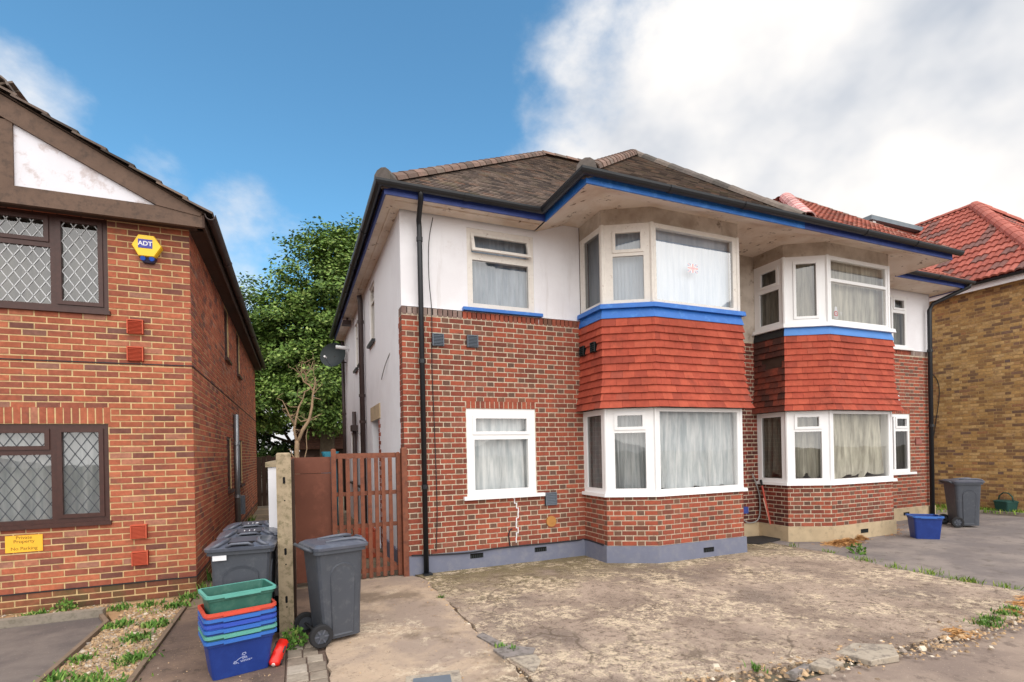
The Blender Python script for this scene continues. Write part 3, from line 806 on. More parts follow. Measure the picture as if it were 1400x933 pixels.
def casement3(hole, ztop, lat, curt):
    a, b_, c_, e = hole; wl = .50
    lights = [(a + .065, a + wl - .02, c_ + .075, e - .065, 'sash'), (b_ - wl + .02, b_ - .065, c_ + .075, e - .065, 'sash'),
              (a + wl + .07, b_ - wl - .07, ztop + .06, e - .07, 'sash'), (a + wl + .05, b_ - wl - .05, c_ + .06, ztop - .01, 'fixed')]
    return window(H1, f1, a, b_, c_, e, lights, 'upvc_brown', d=-.018, depth=.06, lattice=(lat, (.115, .175)), sill=(a - .02, b_ + .02, c_ - .035, c_ + .012, .045, 'upvc_brown'), cur=curt, glass='glass_mid')


casement3(hu, 4.20, 'lead_pale', dict(mt='net_grey', folds=10, amp=.02, seed=3))
casement3(hg, 1.80, 'lead_dark', dict(mt='net_white', folds=8, amp=.025, seed=4))
for h in sw:
    window(H1, s1, *h, [(h[0] + .06, h[1] - .06, h[2] + .06, h[3] - .06)], 'upvc_brown', d=-.02, sill=(h[0] - .03, h[1] + .03, h[2] - .04, h[2] + .01, .06, 'upvc_brown'))
for x, z in ((-1.752, 3.318), (-1.757, 2.99), (-1.76, .84), (-1.752, .52)):
    vent(H1, f1, U(x), z, .165, .172, 'vent_terracotta', slots=9, dep=.05)
# gable
yb = 7.30; ax, az, ex, ez = -2.90, 5.70, -1.00, 4.66
lx = 2 * ax - ex
mb = MB(); mb.box(lx, ex, yb, yb + .05, 4.55, 4.745); mb.build('tie_beam', 'board_brown', H1)
mb = MB(); mb.box(ax - .11, ax + .11, yb + .004, yb + .05, 4.745, 5.46); mb.build('gable_post', 'board_brown', H1)
for sg in (1, -1):
    q = lambda x: ax + sg * (x - ax)
    pts = [(ax, az), (ex, ez), (ex, ez - .0), (-1.42, 4.745), (ax, 5.50)]
    pts = [(ax, 5.73), (-1.0, 4.72), (-1.02, 4.68), (-1.47, 4.747), (ax + .0, 5.49)]
    mb = MB(); vs = [(q(x), yb - .01, z) for x, z in pts] + [(q(x), yb + .055, z) for x, z in pts]; n = len(pts)
    mb.add(vs, [tuple(range(n)), tuple(range(2 * n - 1, n - 1, -1))] + [(i, (i + 1) % n, n + (i + 1) % n, n + i) for i in range(n)])
    mb.build('bargeboard', 'board_brown', H1)
    mb = MB(); tri = [(ax + .11, 4.745), (-1.47, 4.745), (ax + .11, 5.47)]; vs = [(q(x), yb + .03, z) for x, z in tri] + [(q(x), yb + .06, z) for x, z in tri]
    mb.add(vs, [(0, 1, 2), (5, 4, 3), (0, 1, 4, 3), (1, 2, 5, 4), (2, 0, 3, 5)]); mb.build('gable_panel', 'gable_white', H1)
mb = MB(); mb.box(lx + .12, ex - .08, yb + .05, GY - .001, 4.585, 4.62); mb.build('gable_soffit', 'soffit_brown', H1)
RZ = 5.78; EX = -.93; EZ = 4.72
for sg in (1, -1):
    q = lambda x: ax + sg * (x - ax)
    roof_plane(H1, [(q(EX), 7.25, EZ), (q(EX), 19.1, EZ), (ax, 19.1, RZ), (ax, 7.25, RZ)], (0, 1, 0), 'roof_grey', .3, .3, .022, sheet='roof_grey', over=.04)
    mb = MB(); mb.box(*sorted((q(-1.0), q(-.975))), 7.30, 19.1, 4.55, 4.70); mb.build('fascia', 'soffit_brown', H1)
    mb = MB(); mb.box(*sorted((q(-1.178), q(-1.001))), 7.54, 19.1, 4.58, 4.60); mb.build('soffit', 'soffit_brown', H1)
    gutter(H1, [(q(-.905), 7.24, 4.70), (q(-.905), 19.2, 4.70)] if sg > 0 else [(q(-.905), 19.2, 4.70), (q(-.905), 7.24, 4.70)], 'iron_brown', .06)
ridge(H1, (ax, 7.2, RZ + .03), (ax, 19.1, RZ + .03), 'ridge_grey', .12, .45)
pipe(H1, [(-1.12, 12.1, 2.6), (-1.12, 12.1, .25)], .05, 'steel', [(-1.12, 12.1, 2.0), (-1.12, 12.1, .9)], 'flue_pipe')
mb = MB(); mb.fbox(s1, 5.3, 5.55, .45, .85, 0, .12); mb.build('meter_box', 'vent_grey', H1)

# ------------------------------------------------------------------ the pair of semis
FY = 7.185
f2 = Fr(1.40, FY, 7.4, FY); U2 = lambda x: x - 1.40
H2 = thing('semi_house', 'near half of the semis, white render over red brick under a grey tiled roof', 'house', (1.40, FY, 0))
H3 = thing('semi_house', 'far half of the semis, brown tiled roof, cement plinth and white plastic windows', 'house', (7.4, FY, 0))
s2 = Fr(1.40, 16.0, 1.40, FY)
BR = ('brick_red', 'brick_header')
Z_E = 5.10; ZR = 5.215; TP = .815


def bay(H, ox, plinth, up_mt, gf_mt, sill_mt, band, band_side, tile_a, cur_up, cur_gf, up_lights, seed):
    P = [(4.27 + ox, FY), (4.27 + ox, 6.55), (4.91 + ox, 6.19), (6.60 + ox, 6.19), (6.60 + ox, FY)]
    fs = [Fr(*P[i], *P[i + 1]) for i in range(4)]
    nn = []
    for i in range(5):
        a = fs[max(0, i - 1)].n; b_ = fs[min(3, i)].n; h = (a + b_).normalized(); nn.append(h / h.dot(a))

    def cor(i, o, z): return Vector((P[i][0], P[i][1], z)) + nn[i] * o

    def ring(z0, o0, z1, o1, mt, name, top=True, closed=True, faces=(0, 1, 2, 3), mats_side=None):
        for grp, mm in ((faces, mt),) if mats_side is None else (((0,), mats_side), (faces[1:], mt)):
            mb = MB()
            for i in grp:
                a, b_, c_, e = cor(i, o0, z0), cor(i + 1, o0, z0), cor(i + 1, o1, z1), cor(i, o1, z1)
                ia, ib, ic, ie = cor(i, -.06, z0), cor(i + 1, -.06, z0), cor(i + 1, -.06, z1), cor(i, -.06, z1)
                mb.add([a, b_, c_, e, ia, ib, ic, ie], [(0, 1, 2, 3), (3, 2, 6, 7), (0, 4, 5, 1)] + ([(0, 3, 7, 4)] if i == 0 else []) + ([(1, 5, 6, 2)] if i == 3 else []))
            o_ = mb.build(name, mm, H)
        return o_
    ring(-.05, .035, .275, .030, plinth, 'plinth')
    airbrick(H, fs[2], .93 if ox < 1 else .80, .14, .034)
    mb = MB()
    for i in range(4): wall_sheet(mb, fs[i], 0, fs[i].len, .27, 1.03)
    mb.build('wall', 'mortar_pale', H)
    br = []
    for i in range(4):
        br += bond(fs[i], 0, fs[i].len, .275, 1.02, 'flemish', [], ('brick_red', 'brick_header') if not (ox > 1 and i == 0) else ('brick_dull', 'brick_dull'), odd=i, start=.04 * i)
    # ground floor windows
    ring(1.005, .055, 1.055, .050, 'upvc_white', 'bay_sill')
    z0, z1 = 1.052, 2.318
    lw = [[(.10, .525, 1.125, 2.235)], [(.145, .575, 2.01, 2.245, 'sash'), (.135, .585, 1.125, 1.955)], [(.075, 1.60, 1.105, 2.265)], []]
    for i in range(4):
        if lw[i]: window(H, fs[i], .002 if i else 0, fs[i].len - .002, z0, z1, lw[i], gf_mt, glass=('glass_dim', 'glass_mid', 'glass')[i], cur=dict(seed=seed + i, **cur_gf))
        else:
            mb = MB(); mb.fbox(fs[i], .002, fs[i].len, z0, z1, -.06, 0); mb.build('bay_return', gf_mt, H)
    # tile hanging with a kicked-out foot
    ZT, ZB = 3.66, 2.335; G = (ZT - ZB) / 12
    fl = lambda z: .025 + .085 * max(0, (2.95 - z) / .62) ** 1.6
    mb = MB()
    zs = [ZB + i * G for i in range(13)]
    for i in range(4):
        for z, zz in zip(zs, zs[1:]): mb.quad(cor(i, fl(z) - .012, z), cor(i + 1, fl(z) - .012, z), cor(i + 1, fl(zz) - .012, zz), cor(i, fl(zz) - .012, zz))
        mb.quad(cor(i, -.06, ZB - .012), cor(i + 1, -.06, ZB - .012), cor(i + 1, fl(ZB), ZB - .012), cor(i, fl(ZB), ZB - .012))
    mb.build('tile_backing', 'fence_dark', H)
    hole_tiles = set()
    for i in range(4):
        wd = fs[i].len; stuff = MB()
        for r_ in range(12):
            za, zb = ZB + r_ * G - .012, ZB + (r_ + 1) * G + .01; u = -.0825 if r_ % 2 else 0.0
            if i == 1: u -= .05
            while u < wd - .005:
                a, b_ = max(0, u) / wd, min(wd, u + .165) / wd; u += .165
                if (b_ - a) * wd < .02: continue
                if ox > 1 and i == 0 and r_ in (7, 8) and .25 < a < .9: continue
                j = R.uniform(-.003, .003); eps = .0012 / wd

                def pos(s_, z, out): return cor(i, fl(z) + out, z).lerp(cor(i + 1, fl(z) + out, z), s_)
                A, B = (a + eps if a > 0 else 0), (b_ - eps if b_ < 1 else 1)
                zA, zB = za + R.uniform(-.003, .003), za + R.uniform(-.003, .003)
                vs = [pos(A, zA, .034 + j), pos(B, zB, .034 + j), pos(B, zb, .003), pos(A, zb, .003), pos(A, zA, .004), pos(B, zB, .004), pos(B, zb, -.01), pos(A, zb, -.01)]
                (stuff if i == 3 else MB()).v
                mt_ = tile_a if i == 0 else 'hung_tile'
                if i == 3: stuff.hexa(vs)
                else: MB().hexa(vs).build('hung_tile', mt_ + '_single', H)
        if stuff.f: stuff.build('hung_tile', 'hung_tile', H, kind='stuff')
    ring(3.655, .050, 3.795, .018, band, 'lead_flashing', mats_side=band_side)
    ring(3.797, .075, 3.865, .065, sill_mt, 'bay_sill')
    z0, z1 = 3.866, 5.055
    for i in range(4):
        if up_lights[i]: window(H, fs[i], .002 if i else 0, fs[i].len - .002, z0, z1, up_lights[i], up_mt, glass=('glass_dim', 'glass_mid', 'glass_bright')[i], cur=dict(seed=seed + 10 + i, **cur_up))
        else:
            mb = MB(); mb.fbox(fs[i], .002, fs[i].len, z0, z1, -.06, 0); mb.build('bay_return', 'render_dingy', H)
    ring(5.057, .0, 5.31, .0, 'render_dingy', 'bay_head')
    for i, k in ((1, 0), (2, 0), (3, 0)):
        for za, zb, mm, rr_ in ((1.056, 2.318, gf_mt, .030), (3.866, 5.056, up_mt, .036)):
            pb = MB(); c = cor(i, -.012, 0); pb.tube([(c.x, c.y, za), (c.x, c.y, zb)], rr_, 8); pb.build('corner_post', mm, H)
    return fs, br


# near half
win_g = (U2(2.305), U2(3.42), 1.045, 2.355); win_u = (U2(2.375), U2(3.455), 3.83, 5.02)
mb = MB(); wall_sheet(mb, f2, 0, 2.87, .27, 3.68, [win_g]); wall_sheet(mb, Fr(1.40, 7.40, 1.40, FY), 0, .215, .27, 3.68, d=.002)
mb.build('wall', 'mortar_pale', H2)
mb = MB(); wall_sheet(mb, f2, 5.2, 6.0, .27, 3.77); mb.build('wall', 'mortar_pale', H2)
br = bond(f2, 0, 2.87, .28, 3.655, 'flemish', [win_g, (win_g[0] - .0, win_g[1], 2.355, 2.47)], BR, start=.0)
br += soldiers(f2, win_g[0], win_g[1], 2.355, 2.468, 'brick_red', .073)
br += soldiers(f2, 0, .88, 3.66, 3.775, 'brick_cap', .075) + soldiers(f2, .88, 2.19, 3.66, 3.772, 'brick_red', .073) + soldiers(f2, 2.19, 2.87, 3.66, 3.775, 'brick_header', .073)
sp = Fr(1.40, 7.40, 1.40, FY)
for r_ in range(45):
    z = .285 + r_ * .075; w = .225 if r_ % 2 else .1125
    ext = R.choice([0, 0, .02, -.02, .03])
    if w > .2: br.append((sp, -.01 - ext, .21, z, .065, 'brick_red'))
    else: br += [(sp, .105, .21, z, .065, 'brick_header'), (sp, -.005 - ext, .098, z, .065, 'brick_red')]
br += soldiers(sp, 0, .215, 3.66, 3.775, 'brick_cap')
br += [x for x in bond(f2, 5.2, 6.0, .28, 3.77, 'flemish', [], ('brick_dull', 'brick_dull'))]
blank = [(7.4, 'white'), ]
mb = MB(); wall_sheet(mb, f2, 0, 2.87, 3.77, 5.31, [win_u], d=-.018)
mb.quad(f2.p(0, 3.776, -.02), f2.p(2.87, 3.776, -.02), f2.p(2.87, 3.776, .01), f2.p(0, 3.776, .01))
sdoor = [(16 - 10.35, 16 - 9.5, 0, 2.35)]
swin = [(16 - 10.45, 16 - 9.75, 3.85, 4.95), (16 - 12.2, 16 - 11.7, 3.75, 4.85), (16 - 13.1, 16 - 12.5, 3.75, 4.85), (16 - 12.6, 16 - 11.9, 1.0, 2.2), (16 - 14.6, 16 - 13.8, 1.0, 2.3)]
wall_sheet(mb, s2, 0, 8.60, 0, 5.13, sdoor + swin, d=0)
wall_sheet(mb, s2, 8.60, 8.797, 3.77, 5.13, d=0)
wall_sheet(mb, Fr(7.4, 16, 1.4, 16), 0, 6.0, 0, 5.13)
mb.build('render', 'render_white', H2)
mb = MB(); wall_sheet(mb, f2, 5.2, 6.0, 3.772, 5.31, d=-.004); mb.build('render', 'render_dingy', H2)
# brick-lined side porch and the windows of the flank
mb = MB(); mb.fbox(s2, sdoor[0][0] + .001, sdoor[0][1] - .001, 0, 2.34, -.6, -.5); mb.build('door', 'iron_brown', H2)
br += [(Fr(1.395, 9.5, 1.95, 9.5), 0.0 + k * .22, .21 + k * .22, .01 + r_ * .075, .065, 'brick_red') for r_ in range(31) for k in (0, 1)]
for x in (16 - 9.5,): br += [(s2, x, x + (.21 if r_ % 2 else .10), .01 + r_ * .075, .065, 'brick_red') for r_ in range(31)]
mb = MB(); mb.fbox(s2, sdoor[0][0] - .1, sdoor[0][1] + .22, 2.352, 2.62, -.1, .018); mb.build('lintel', 'plinth_cement', H2)
for h in swin:
    window(H2, s2, *h, [(h[0] + .05, h[1] - .05, h[2] + .05, h[3] - .32), (h[0] + .05, h[1] - .05, h[3] - .27, h[3] - .05)], 'wood_white', d=-.03, sill=(h[0] - .03, h[1] + .03, h[2] - .05, h[2], .06, 'gutter_black'))
window(H2, f2, *win_g, [(win_g[0] + .115, win_g[1] - .115, 1.985, 2.245, 'sash'), (win_g[0] + .125, win_g[1] - .125, 1.155, 1.90)], 'upvc_white', d=-.012,
       sill=(win_g[0] - .07, win_g[1] + .11, 1.02, 1.072, .075, 'upvc_white'), cur=dict(mt='net_white', folds=4, amp=.04, gather=1, seed=21, sag=.10), glass='glass')
window(H2, f2, *win_u, [(win_u[0] + .075, win_u[1] - .085, 4.665, 4.94, 'sash', 'glass_mid', .30), (win_u[0] + .085, win_u[1] - .09, 3.915, 4.56)], 'wood_white', d=-.03,
       sill=(win_u[0] - .09, win_u[1] + .11, 3.782, 3.828, .06, 'paint_blue'), cur=dict(mt='net_blue', folds=8, amp=.014, seed=22), glass='glass_mid')
mb = MB(); mb.fbox(f2, -.03, 2.87, -.05, .282, -.02, .028); mb.fbox(Fr(1.40, 9.0, 1.40, FY), 0, 1.815, -.05, .282, -.02, .030); mb.build('plinth', 'plinth_blue_grey', H2)
airbrick(H2, f2, U2(2.416), .205, .028); airbrick(H2, f2, U2(3.451), .200, .028)
vent(H2, f2, U2(1.902), 3.325, .165, .175, 'vent_grey', slots=7); vent(H2, f2, U2(2.417), 3.335, .165, .175, 'vent_grey', slots=7); vent(H2, f2, U2(3.645), .965, .19, .20, 'vent_grey', slots=7)
mb = MB(); mb.tube([f2.p(U2(3.65), .615, .0), f2.p(U2(3.65), .615, .03)], .085, 16); mb.build('stained_cap', 'copper_stain', H2)
UL1 = [[(.12, .565, 3.93, 4.98)], [(.17, .60, 4.64, 4.955, 'sash'), (.16, .61, 3.93, 4.58)], [(.075, 1.575, 3.925, 4.99)], []]
fsA, brA = bay(H2, 0, 'plinth_blue_grey', 'wood_white', 'upvc_white', 'paint_blue', 'paint_blue', 'paint_blue', 'hung_tile',
               dict(mt='blind_white', folds=12, amp=.007), dict(mt='net_white', folds=9, amp=.045, gather=1.2, tatty=.3), UL1, 40)
for q, wv in ((.12, .12), (.44, .12)): vent(H2, fsA[0], q + .02, 3.27, .12, .15, 'vent_dark', slots=4, d=.05)
lay(H2, br + brA, 292)
# cement-filled crack and cables on the wall
mb = MB(); zc, uc_ = 1.01, U2(3.02)
for i in range(9):
    z2 = zc - .075; u2 = uc_ + R.choice([-.005, .03, .02, -.03]); mb.fbox(f2, min(uc_, u2) - .006, max(uc_, u2) + .006, zc - .009, zc + .003, 0, .014); mb.fbox(f2, u2 - .007, u2 + .007, z2, zc, 0, .0135); zc, uc_ = z2, u2
mb.build('filled_crack', 'render_white', H2)

# far half
f3 = Fr(7.4, FY, 13.51, FY); U3 = lambda x: x - 7.4
w3g = (U3(11.62), U3(12.69), 1.07, 2.36); w3u = (U3(11.62), U3(12.68), 3.825, 4.99)
mb = MB(); wall_sheet(mb, f3, 0, .9, .27, 3.68); mb.build('wall', 'mortar_pale', H3)
mb = MB(); wall_sheet(mb, f3, 2.6, f3.len, .27, 3.70, [w3g])
s3 = Fr(13.51, FY, 13.51, 16); wall_sheet(mb, s3, 0, .3, .27, 3.70); mb.build('wall', 'mortar_pale', H3)
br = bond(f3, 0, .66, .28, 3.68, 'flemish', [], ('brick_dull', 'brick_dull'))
br += bond(f3, 2.98, f3.len, .28, 3.67, 'flemish', [w3g, (w3g[0], w3g[1], 2.36, 2.475)], BR, start=.1)
br += soldiers(f3, w3g[0], w3g[1], 2.362, 2.472, 'brick_red', .073) + soldiers(f3, 2.98, w3u[1] + .1, 3.672, 3.785, 'brick_red', .073) + soldiers(f3, w3u[1] + .1, f3.len, 3.672, 3.785, 'brick_cap')
for r_ in range(45): br.append((s3, 0, R.choice([.21, .1, .24]), .285 + r_ * .075, .065, 'brick_red'))
mb = MB(); wall_sheet(mb, f3, 2.98, f3.len, 3.78, 5.31, [w3u], d=-.018); wall_sheet(mb, s3, 0, s3.len, 0, 5.13, d=-.004); wall_sheet(mb, Fr(13.51, 16, 7.4, 16), 0, 6.11, 0, 5.13)
mb.quad(f3.p(2.98, 3.786, -.02), f3.p(f3.len, 3.786, -.02), f3.p(f3.len, 3.786, .01), f3.p(2.98, 3.786, .01)); mb.build('render', 'render_white', H3)
mb = MB(); wall_sheet(mb, f3, 0, .9, 3.682, 5.31, d=-.004); mb.build('render', 'render_dingy', H3)
mb = MB(); mb.fbox(f3, 0, .66, -.05, .272, -.02, .03); mb.build('plinth', 'plinth_cement', H3)
mb = MB(); mb.fbox(f3, 2.98, f3.len + .02, -.05, .272, -.02, .03); mb.build('plinth', 'plinth_cement', H3)
airbrick(H3, f3, U3(12.45), .15, .03)
for hole, zt, sl_ in ((w3g, 1.98, 'upvc_white'), (w3u, 4.60, 'upvc_white')):
    a, b_, c_, e = hole; mid = a + .52
    window(H3, f3, a, b_, c_, e, [(mid + .07, b_ - .075, zt + .08, e - .07, 'sash'), (mid + .06, b_ - .065, c_ + .07, zt), (a + .06, mid, c_ + .07, e - .06)], 'upvc_white', d=-.012,
           sill=(a - .05, b_ + .12, c_ - .05, c_, .06, 'upvc_white'), cur=dict(mt='net_cream' if hole is w3u else 'net_grey', folds=6, amp=.02, seed=61), glass='glass_dim')
UL2 = [[(.13, .52, 4.62, 4.93, 'sash'), (.12, .53, 3.94, 4.53)], [(.17, .575, 3.96, 4.955, 'sash')], [(.09, 1.60, 4.66, 4.99), (.09, 1.60, 3.93, 4.605)], []]
piece('hung_tile_grimy_single', [(0, lin((255, 255, 255)) and (84, 50, 44)), (.5, (118, 62, 50)), (1, (140, 70, 54))], True, dirt=(64, 52, 48), dirt_scale=2.5, dlo=.4, dhi=.65)
fsB, brB = bay(H3, 3.78, 'plinth_cement', 'upvc_white', 'upvc_white', 'upvc_white', 'paint_blue_sky', 'gutter_black', 'hung_tile_grimy',
               dict(mt='net_cream', folds=5, amp=.02), dict(mt='net_cream', folds=6, amp=.045, gather=1.2, tatty=1.2), UL2, 70)
lay(H3, br + brB, 292)

# eaves: soffit, fascia, gutters, roofs
for H, boxes in ((H2, [(1.155, 3.46, 6.80, 7.166), (1.155, 1.398, 7.166, 16.1), ]), (H3, [(11.28, 13.73, 6.605, 7.18), (13.53, 13.73, 7.18, 16.1)])):
    for x0, x1, y0, y1 in boxes:
        mb = MB(); mb.box(x0, x1, y0, y1, 5.112, 5.13); mb.build('soffit', 'soffit_cream', H)
for H, xa, xb, xi, xj in ((H2, 3.484, 7.4, 4.0, 7.4), (H3, 7.4, 11.276, 7.4, 10.75)):
    mb = MB(); lo, hi = 5.108, 5.285
    mb.quad((xa, 5.643, lo), (xb, 5.643, lo), (xj, 6.12, hi), (xi, 6.12, hi)); mb.quad((xi, 6.12, hi), (xj, 6.12, hi), (xj, 7.2, hi), (xi, 7.2, hi))
    if H is H2: mb.quad((xa, 5.643, lo), (xi, 6.12, hi), (xi, 7.2, hi), (xa, 7.2, lo))
    else: mb.quad((xb, 5.643, lo), (xj, 6.12, hi), (xj, 7.2, hi), (xb, 7.2, lo))
    mb.build('soffit', 'soffit_cream', H)
# shallow soffit battens
for H, b_ in ((H2, (1.27, 1.30, 7.2, 16.0)), (H2, (1.3, 3.44, 6.94, 6.965)), ):
    mb = MB(); mb.box(b_[0], b_[1], b_[2], b_[3], 5.100, 5.1118); mb.build('soffit_batten', 'soffit_cream', H)


def fascia(H, x0, x1, y0, y1, mt): MB().box(x0, x1, y0, y1, Z_E - .005, 5.225).build('fascia', mt, H)


fascia(H2, 1.13, 1.154, 6.804, 16.1, 'paint_blue_dark'); fascia(H2, 1.13, 3.459, 6.78, 6.803, 'paint_blue_dark'); fascia(H2, 3.46, 3.484, 5.644, 6.803, 'paint_blue'); fascia(H2, 3.46, 7.4, 5.62, 5.643, 'paint_blue')
fascia(H3, 7.402, 11.3, 5.62, 5.643, 'paint_blue_dark'); fascia(H3, 11.276, 11.3, 5.644, 6.579, 'soffit_cream'); fascia(H3, 11.276, 13.75, 6.58, 6.603, 'paint_blue_dark'); fascia(H3, 13.727, 13.75, 6.604, 16.1, 'paint_blue_dark')
gz = 5.225
gutter(H2, [(1.055, 16.2, gz), (1.055, 6.705, gz), (3.385, 6.705, gz), (3.385, 5.545, gz), (7.4, 5.545, gz)])
gutter(H3, [(7.4, 5.545, gz), (11.42, 5.545, gz)]); gutter(H3, [(11.30, 6.505, gz), (13.82, 6.505, gz)])
zr = lambda dd: ZR + TP * dd
A_, B_, C_ = 1.10, 6.75, 5.59
rx = 4.66
pk = (A_ + rx, B_ + rx, zr(rx)); WS = 2.83; wp = (3.43 + WS, C_ + WS, zr(WS))
roof_plane(H2, [(A_, B_, ZR), (3.43, B_, ZR), (wp[0], B_ + WS, wp[2]), (7.4, B_ + .18, zr(.18)), (7.4, B_ + rx, zr(rx)), pk], (1, 0, 0), 'roof_grey', .165, .10, .011)
roof_plane(H2, [(A_, 16.07, ZR), (A_, B_, ZR), pk], (0, 1, 0), 'roof_grey', .165, .10, .011)
roof_plane(H2, [(3.43, C_, ZR), (3.43, B_, ZR), (wp[0], B_ + WS, wp[2]), wp], (0, 1, 0), 'roof_grey', .165, .10, .011)
roof_plane(H2, [(3.43, C_, ZR), (7.4, C_, ZR), wp], (1, 0, 0), 'roof_grey', .165, .10, .011)
mb = MB(); mb.add([(7.4, C_, ZR), (7.4, B_ + .18, ZR + .40), (wp[0], B_ + WS, wp[2]), wp], [(0, 1, 2), (0, 2, 3)]); mb.add([(A_, 16.07, ZR), (7.4, 16.07, ZR), (7.4, B_ + rx, zr(rx)), pk], [(0, 1, 2, 3)]); mb.build('roof', 'roof_grey', H2)
ridge(H2, (A_ + .12, B_ + .12, ZR + .12), (pk[0], pk[1], pk[2] + .03), 'ridge_clay', .125, .30)
ridge(H2, (3.43 + .18, C_ + .18, ZR + .17), (wp[0], wp[1], wp[2] + .03), 'ridge_clay', .125, .30)
ridge(H2, (pk[0], pk[1], pk[2] + .03), (7.4, pk[1], pk[2] + .03), 'ridge_clay', .125, .32)
ridge(H2, (wp[0], wp[1], wp[2] + .03), (7.38, C_ + .06, ZR + .09), 'ridge_grey', .115, .34)
ridge(H2, (wp[0], wp[1], wp[2] + .02), (wp[0], B_ + WS, wp[2] + .02), 'ridge_clay', .12, .32)
# round hip stops at the two corners
for x, y in ((A_ + .07, B_ + .07), (3.43 + .10, C_ + .10)):
    d = Vector((1, 1, 0)).normalized(); c = Vector((x, y, ZR + .07)); mb = MB(); mb.tube([c - d * .10, c + d * .10], [.13, .115], 12); mb.build('hip_stop', 'ridge_grey_single', H2)
pan = [(0, .0), (.12, .026), (.25, .036), (.38, .026), (.5, .0), (.62, .026), (.75, .036), (.88, .026), (1, 0)]
w2 = 1.95; rp = (11.33 - w2, C_ + w2, zr(w2))
roof_plane(H3, [(7.46, C_, ZR), (11.33, C_, ZR), rp], (1, 0, 0), 'roof_red', .24, .20, .022, profile=pan, sheet='roof_red')
roof_plane(H3, [(11.33, C_, ZR), (11.33, 6.55, ZR), (rp[0], 6.55 + w2, rp[2]), rp], (0, 1, 0), 'roof_red', .24, .20, .022, profile=pan, sheet='roof_red')
mb = MB(); mb.add([(7.46, C_, ZR), rp, (rp[0], 6.55 + w2, rp[2]), (7.46, 6.75, ZR + .38)], [(0, 1, 2), (0, 2, 3)]); mb.build('roof', 'roof_red', H3)
D_ = 6.55; rx3 = 4.72; k3 = (zr(rx) - ZR) / (B_ + rx - D_)
pk3 = (13.78 - 4.7, B_ + rx, zr(rx))
roof_plane(H3, [(11.25, D_, ZR), (13.78, D_, ZR), pk3, (7.46, B_ + rx, zr(rx)), (7.46, D_ + .22, ZR + .22 * k3), (11.25, D_ + .22, ZR + .22 * k3)], (1, 0, 0), 'roof_red', .30, .24, .014, profile=pan, sheet='roof_red')
mb = MB(); mb.add([(13.78, D_, ZR), (13.78, 16.07, ZR), pk3], [(0, 1, 2)]); mb.add([(7.46, 16.07, ZR), (13.78, 16.07, ZR), pk3, (7.46, B_ + rx, zr(rx))], [(0, 1, 2, 3)]); mb.build('roof', 'roof_red', H3)
ridge(H3, (7.50, C_ + .06, ZR + .10), (rp[0], rp[1], rp[2] + .03), 'ridge_pink', .12, .30)
ridge(H3, (11.28, C_ + .06, ZR + .06), (rp[0], rp[1], rp[2] + .02), 'ridge_clay', .09, .30)
ridge(H3, (7.46, B_ + rx, zr(rx) + .03), (pk3[0], pk3[1], pk3[2] + .03), 'ridge_clay', .12, .32)
# rainwater pipes
pipe(H2, [(1.585, 6.70, 5.22), (1.60, 6.74, 5.10), (1.645, 7.09, 4.96), (1.655, 7.105, 4.86), (1.655, 7.105, .02)], .036, 'gutter_black', [(1.655, 7.105, z) for z in (4.7, 3.0, 1.25)])
MB().box(1.60, 1.72, 7.0, 7.11, .02, .05).build('pipe_shoe', 'gutter_black', H2)
pipe(H2, [(1.30, 11.2, 5.05), (1.32, 11.2, 4.95), (1.32, 11.2, .1)], .055, 'iron_brown', [(1.32, 11.2, z) for z in (4.5, 2.95, 2.4)], 'soil_pipe')
pipe(H2, [(1.33, 12.95, 2.75), (1.33, 12.95, .1)], .05, 'iron_brown', [(1.33, 12.95, 2.3)], 'waste_pipe')
pipe(H2, [(1.33, 15.7, 5.0), (1.33, 15.7, .1)], .05, 'iron_brown', [(1.33, 15.7, 2.9)], 'waste_pipe')
MB().box(1.25, 1.398, 12.8, 13.1, 2.28, 2.42).build('rain_hopper', 'iron_brown', H2)
pipe(H2, [(1.06, 14.6, 4.62), (1.40, 14.6, 4.60)], .05, 'upvc_white', (), 'overflow_pipe')
pipe(H3, [(13.72, 6.50, 5.24), (13.72, 6.52, 5.12), (13.40, 7.06, 4.86), (13.34, 7.10, 4.72), (13.30, 7.10, .02)], .045, 'gutter_black', [(13.325, 7.10, z) for z in (3.8, 2.1)])
pipe(H2, [(6.68, 7.0, 2.2), (6.68, 7.0, .1)], .03, 'vent_grey', (), 'waste_pipe')

# ------------------------------------------------------------------ yellow brick house on the right
YX = 15.40
H4 = thing('yellow_house', 'yellow stock brick house with a red pantile hipped roof beyond the driveway', 'house', (YX, 5.85, 0))
s4 = Fr(YX, 16.0, YX, 5.85); f4 = Fr(YX, 5.85, 22.5, 5.85)
mb = MB(); wall_sheet(mb, s4, 0, s4.len, 0, 5.45); wall_sheet(mb, f4, 0, f4.len, 0, 5.45); wall_sheet(mb, Fr(22.5, 5.85, 22.5, 16), 0, 10.15, 0, 5.45); wall_sheet(mb, Fr(22.5, 16, YX, 16), 0, 7.1, 0, 5.45)
mb.build('wall', 'mortar_yellow', H4)
by = bond(s4, 4.5, s4.len, .02, 5.44, 'flemish', [], ('brick_yellow', 'brick_yellow'), start=.05) + bond(f4, 0, f4.len, .02, 5.44, 'flemish', [], ('brick_yellow', 'brick_yellow'))
lay(H4, by, 292)
YE, YR, RXX = 5.56, 8.78, 18.95
roof_plane(H4, [(15.08, 5.68, YE), (RXX, 8.83, YR), (RXX, 16.2, YR), (15.08, 16.2, YE)], (0, -1, 0), 'roof_pantile', .30, .325, .026, profile=pan, sheet='roof_pantile', limit=280, over=.05)
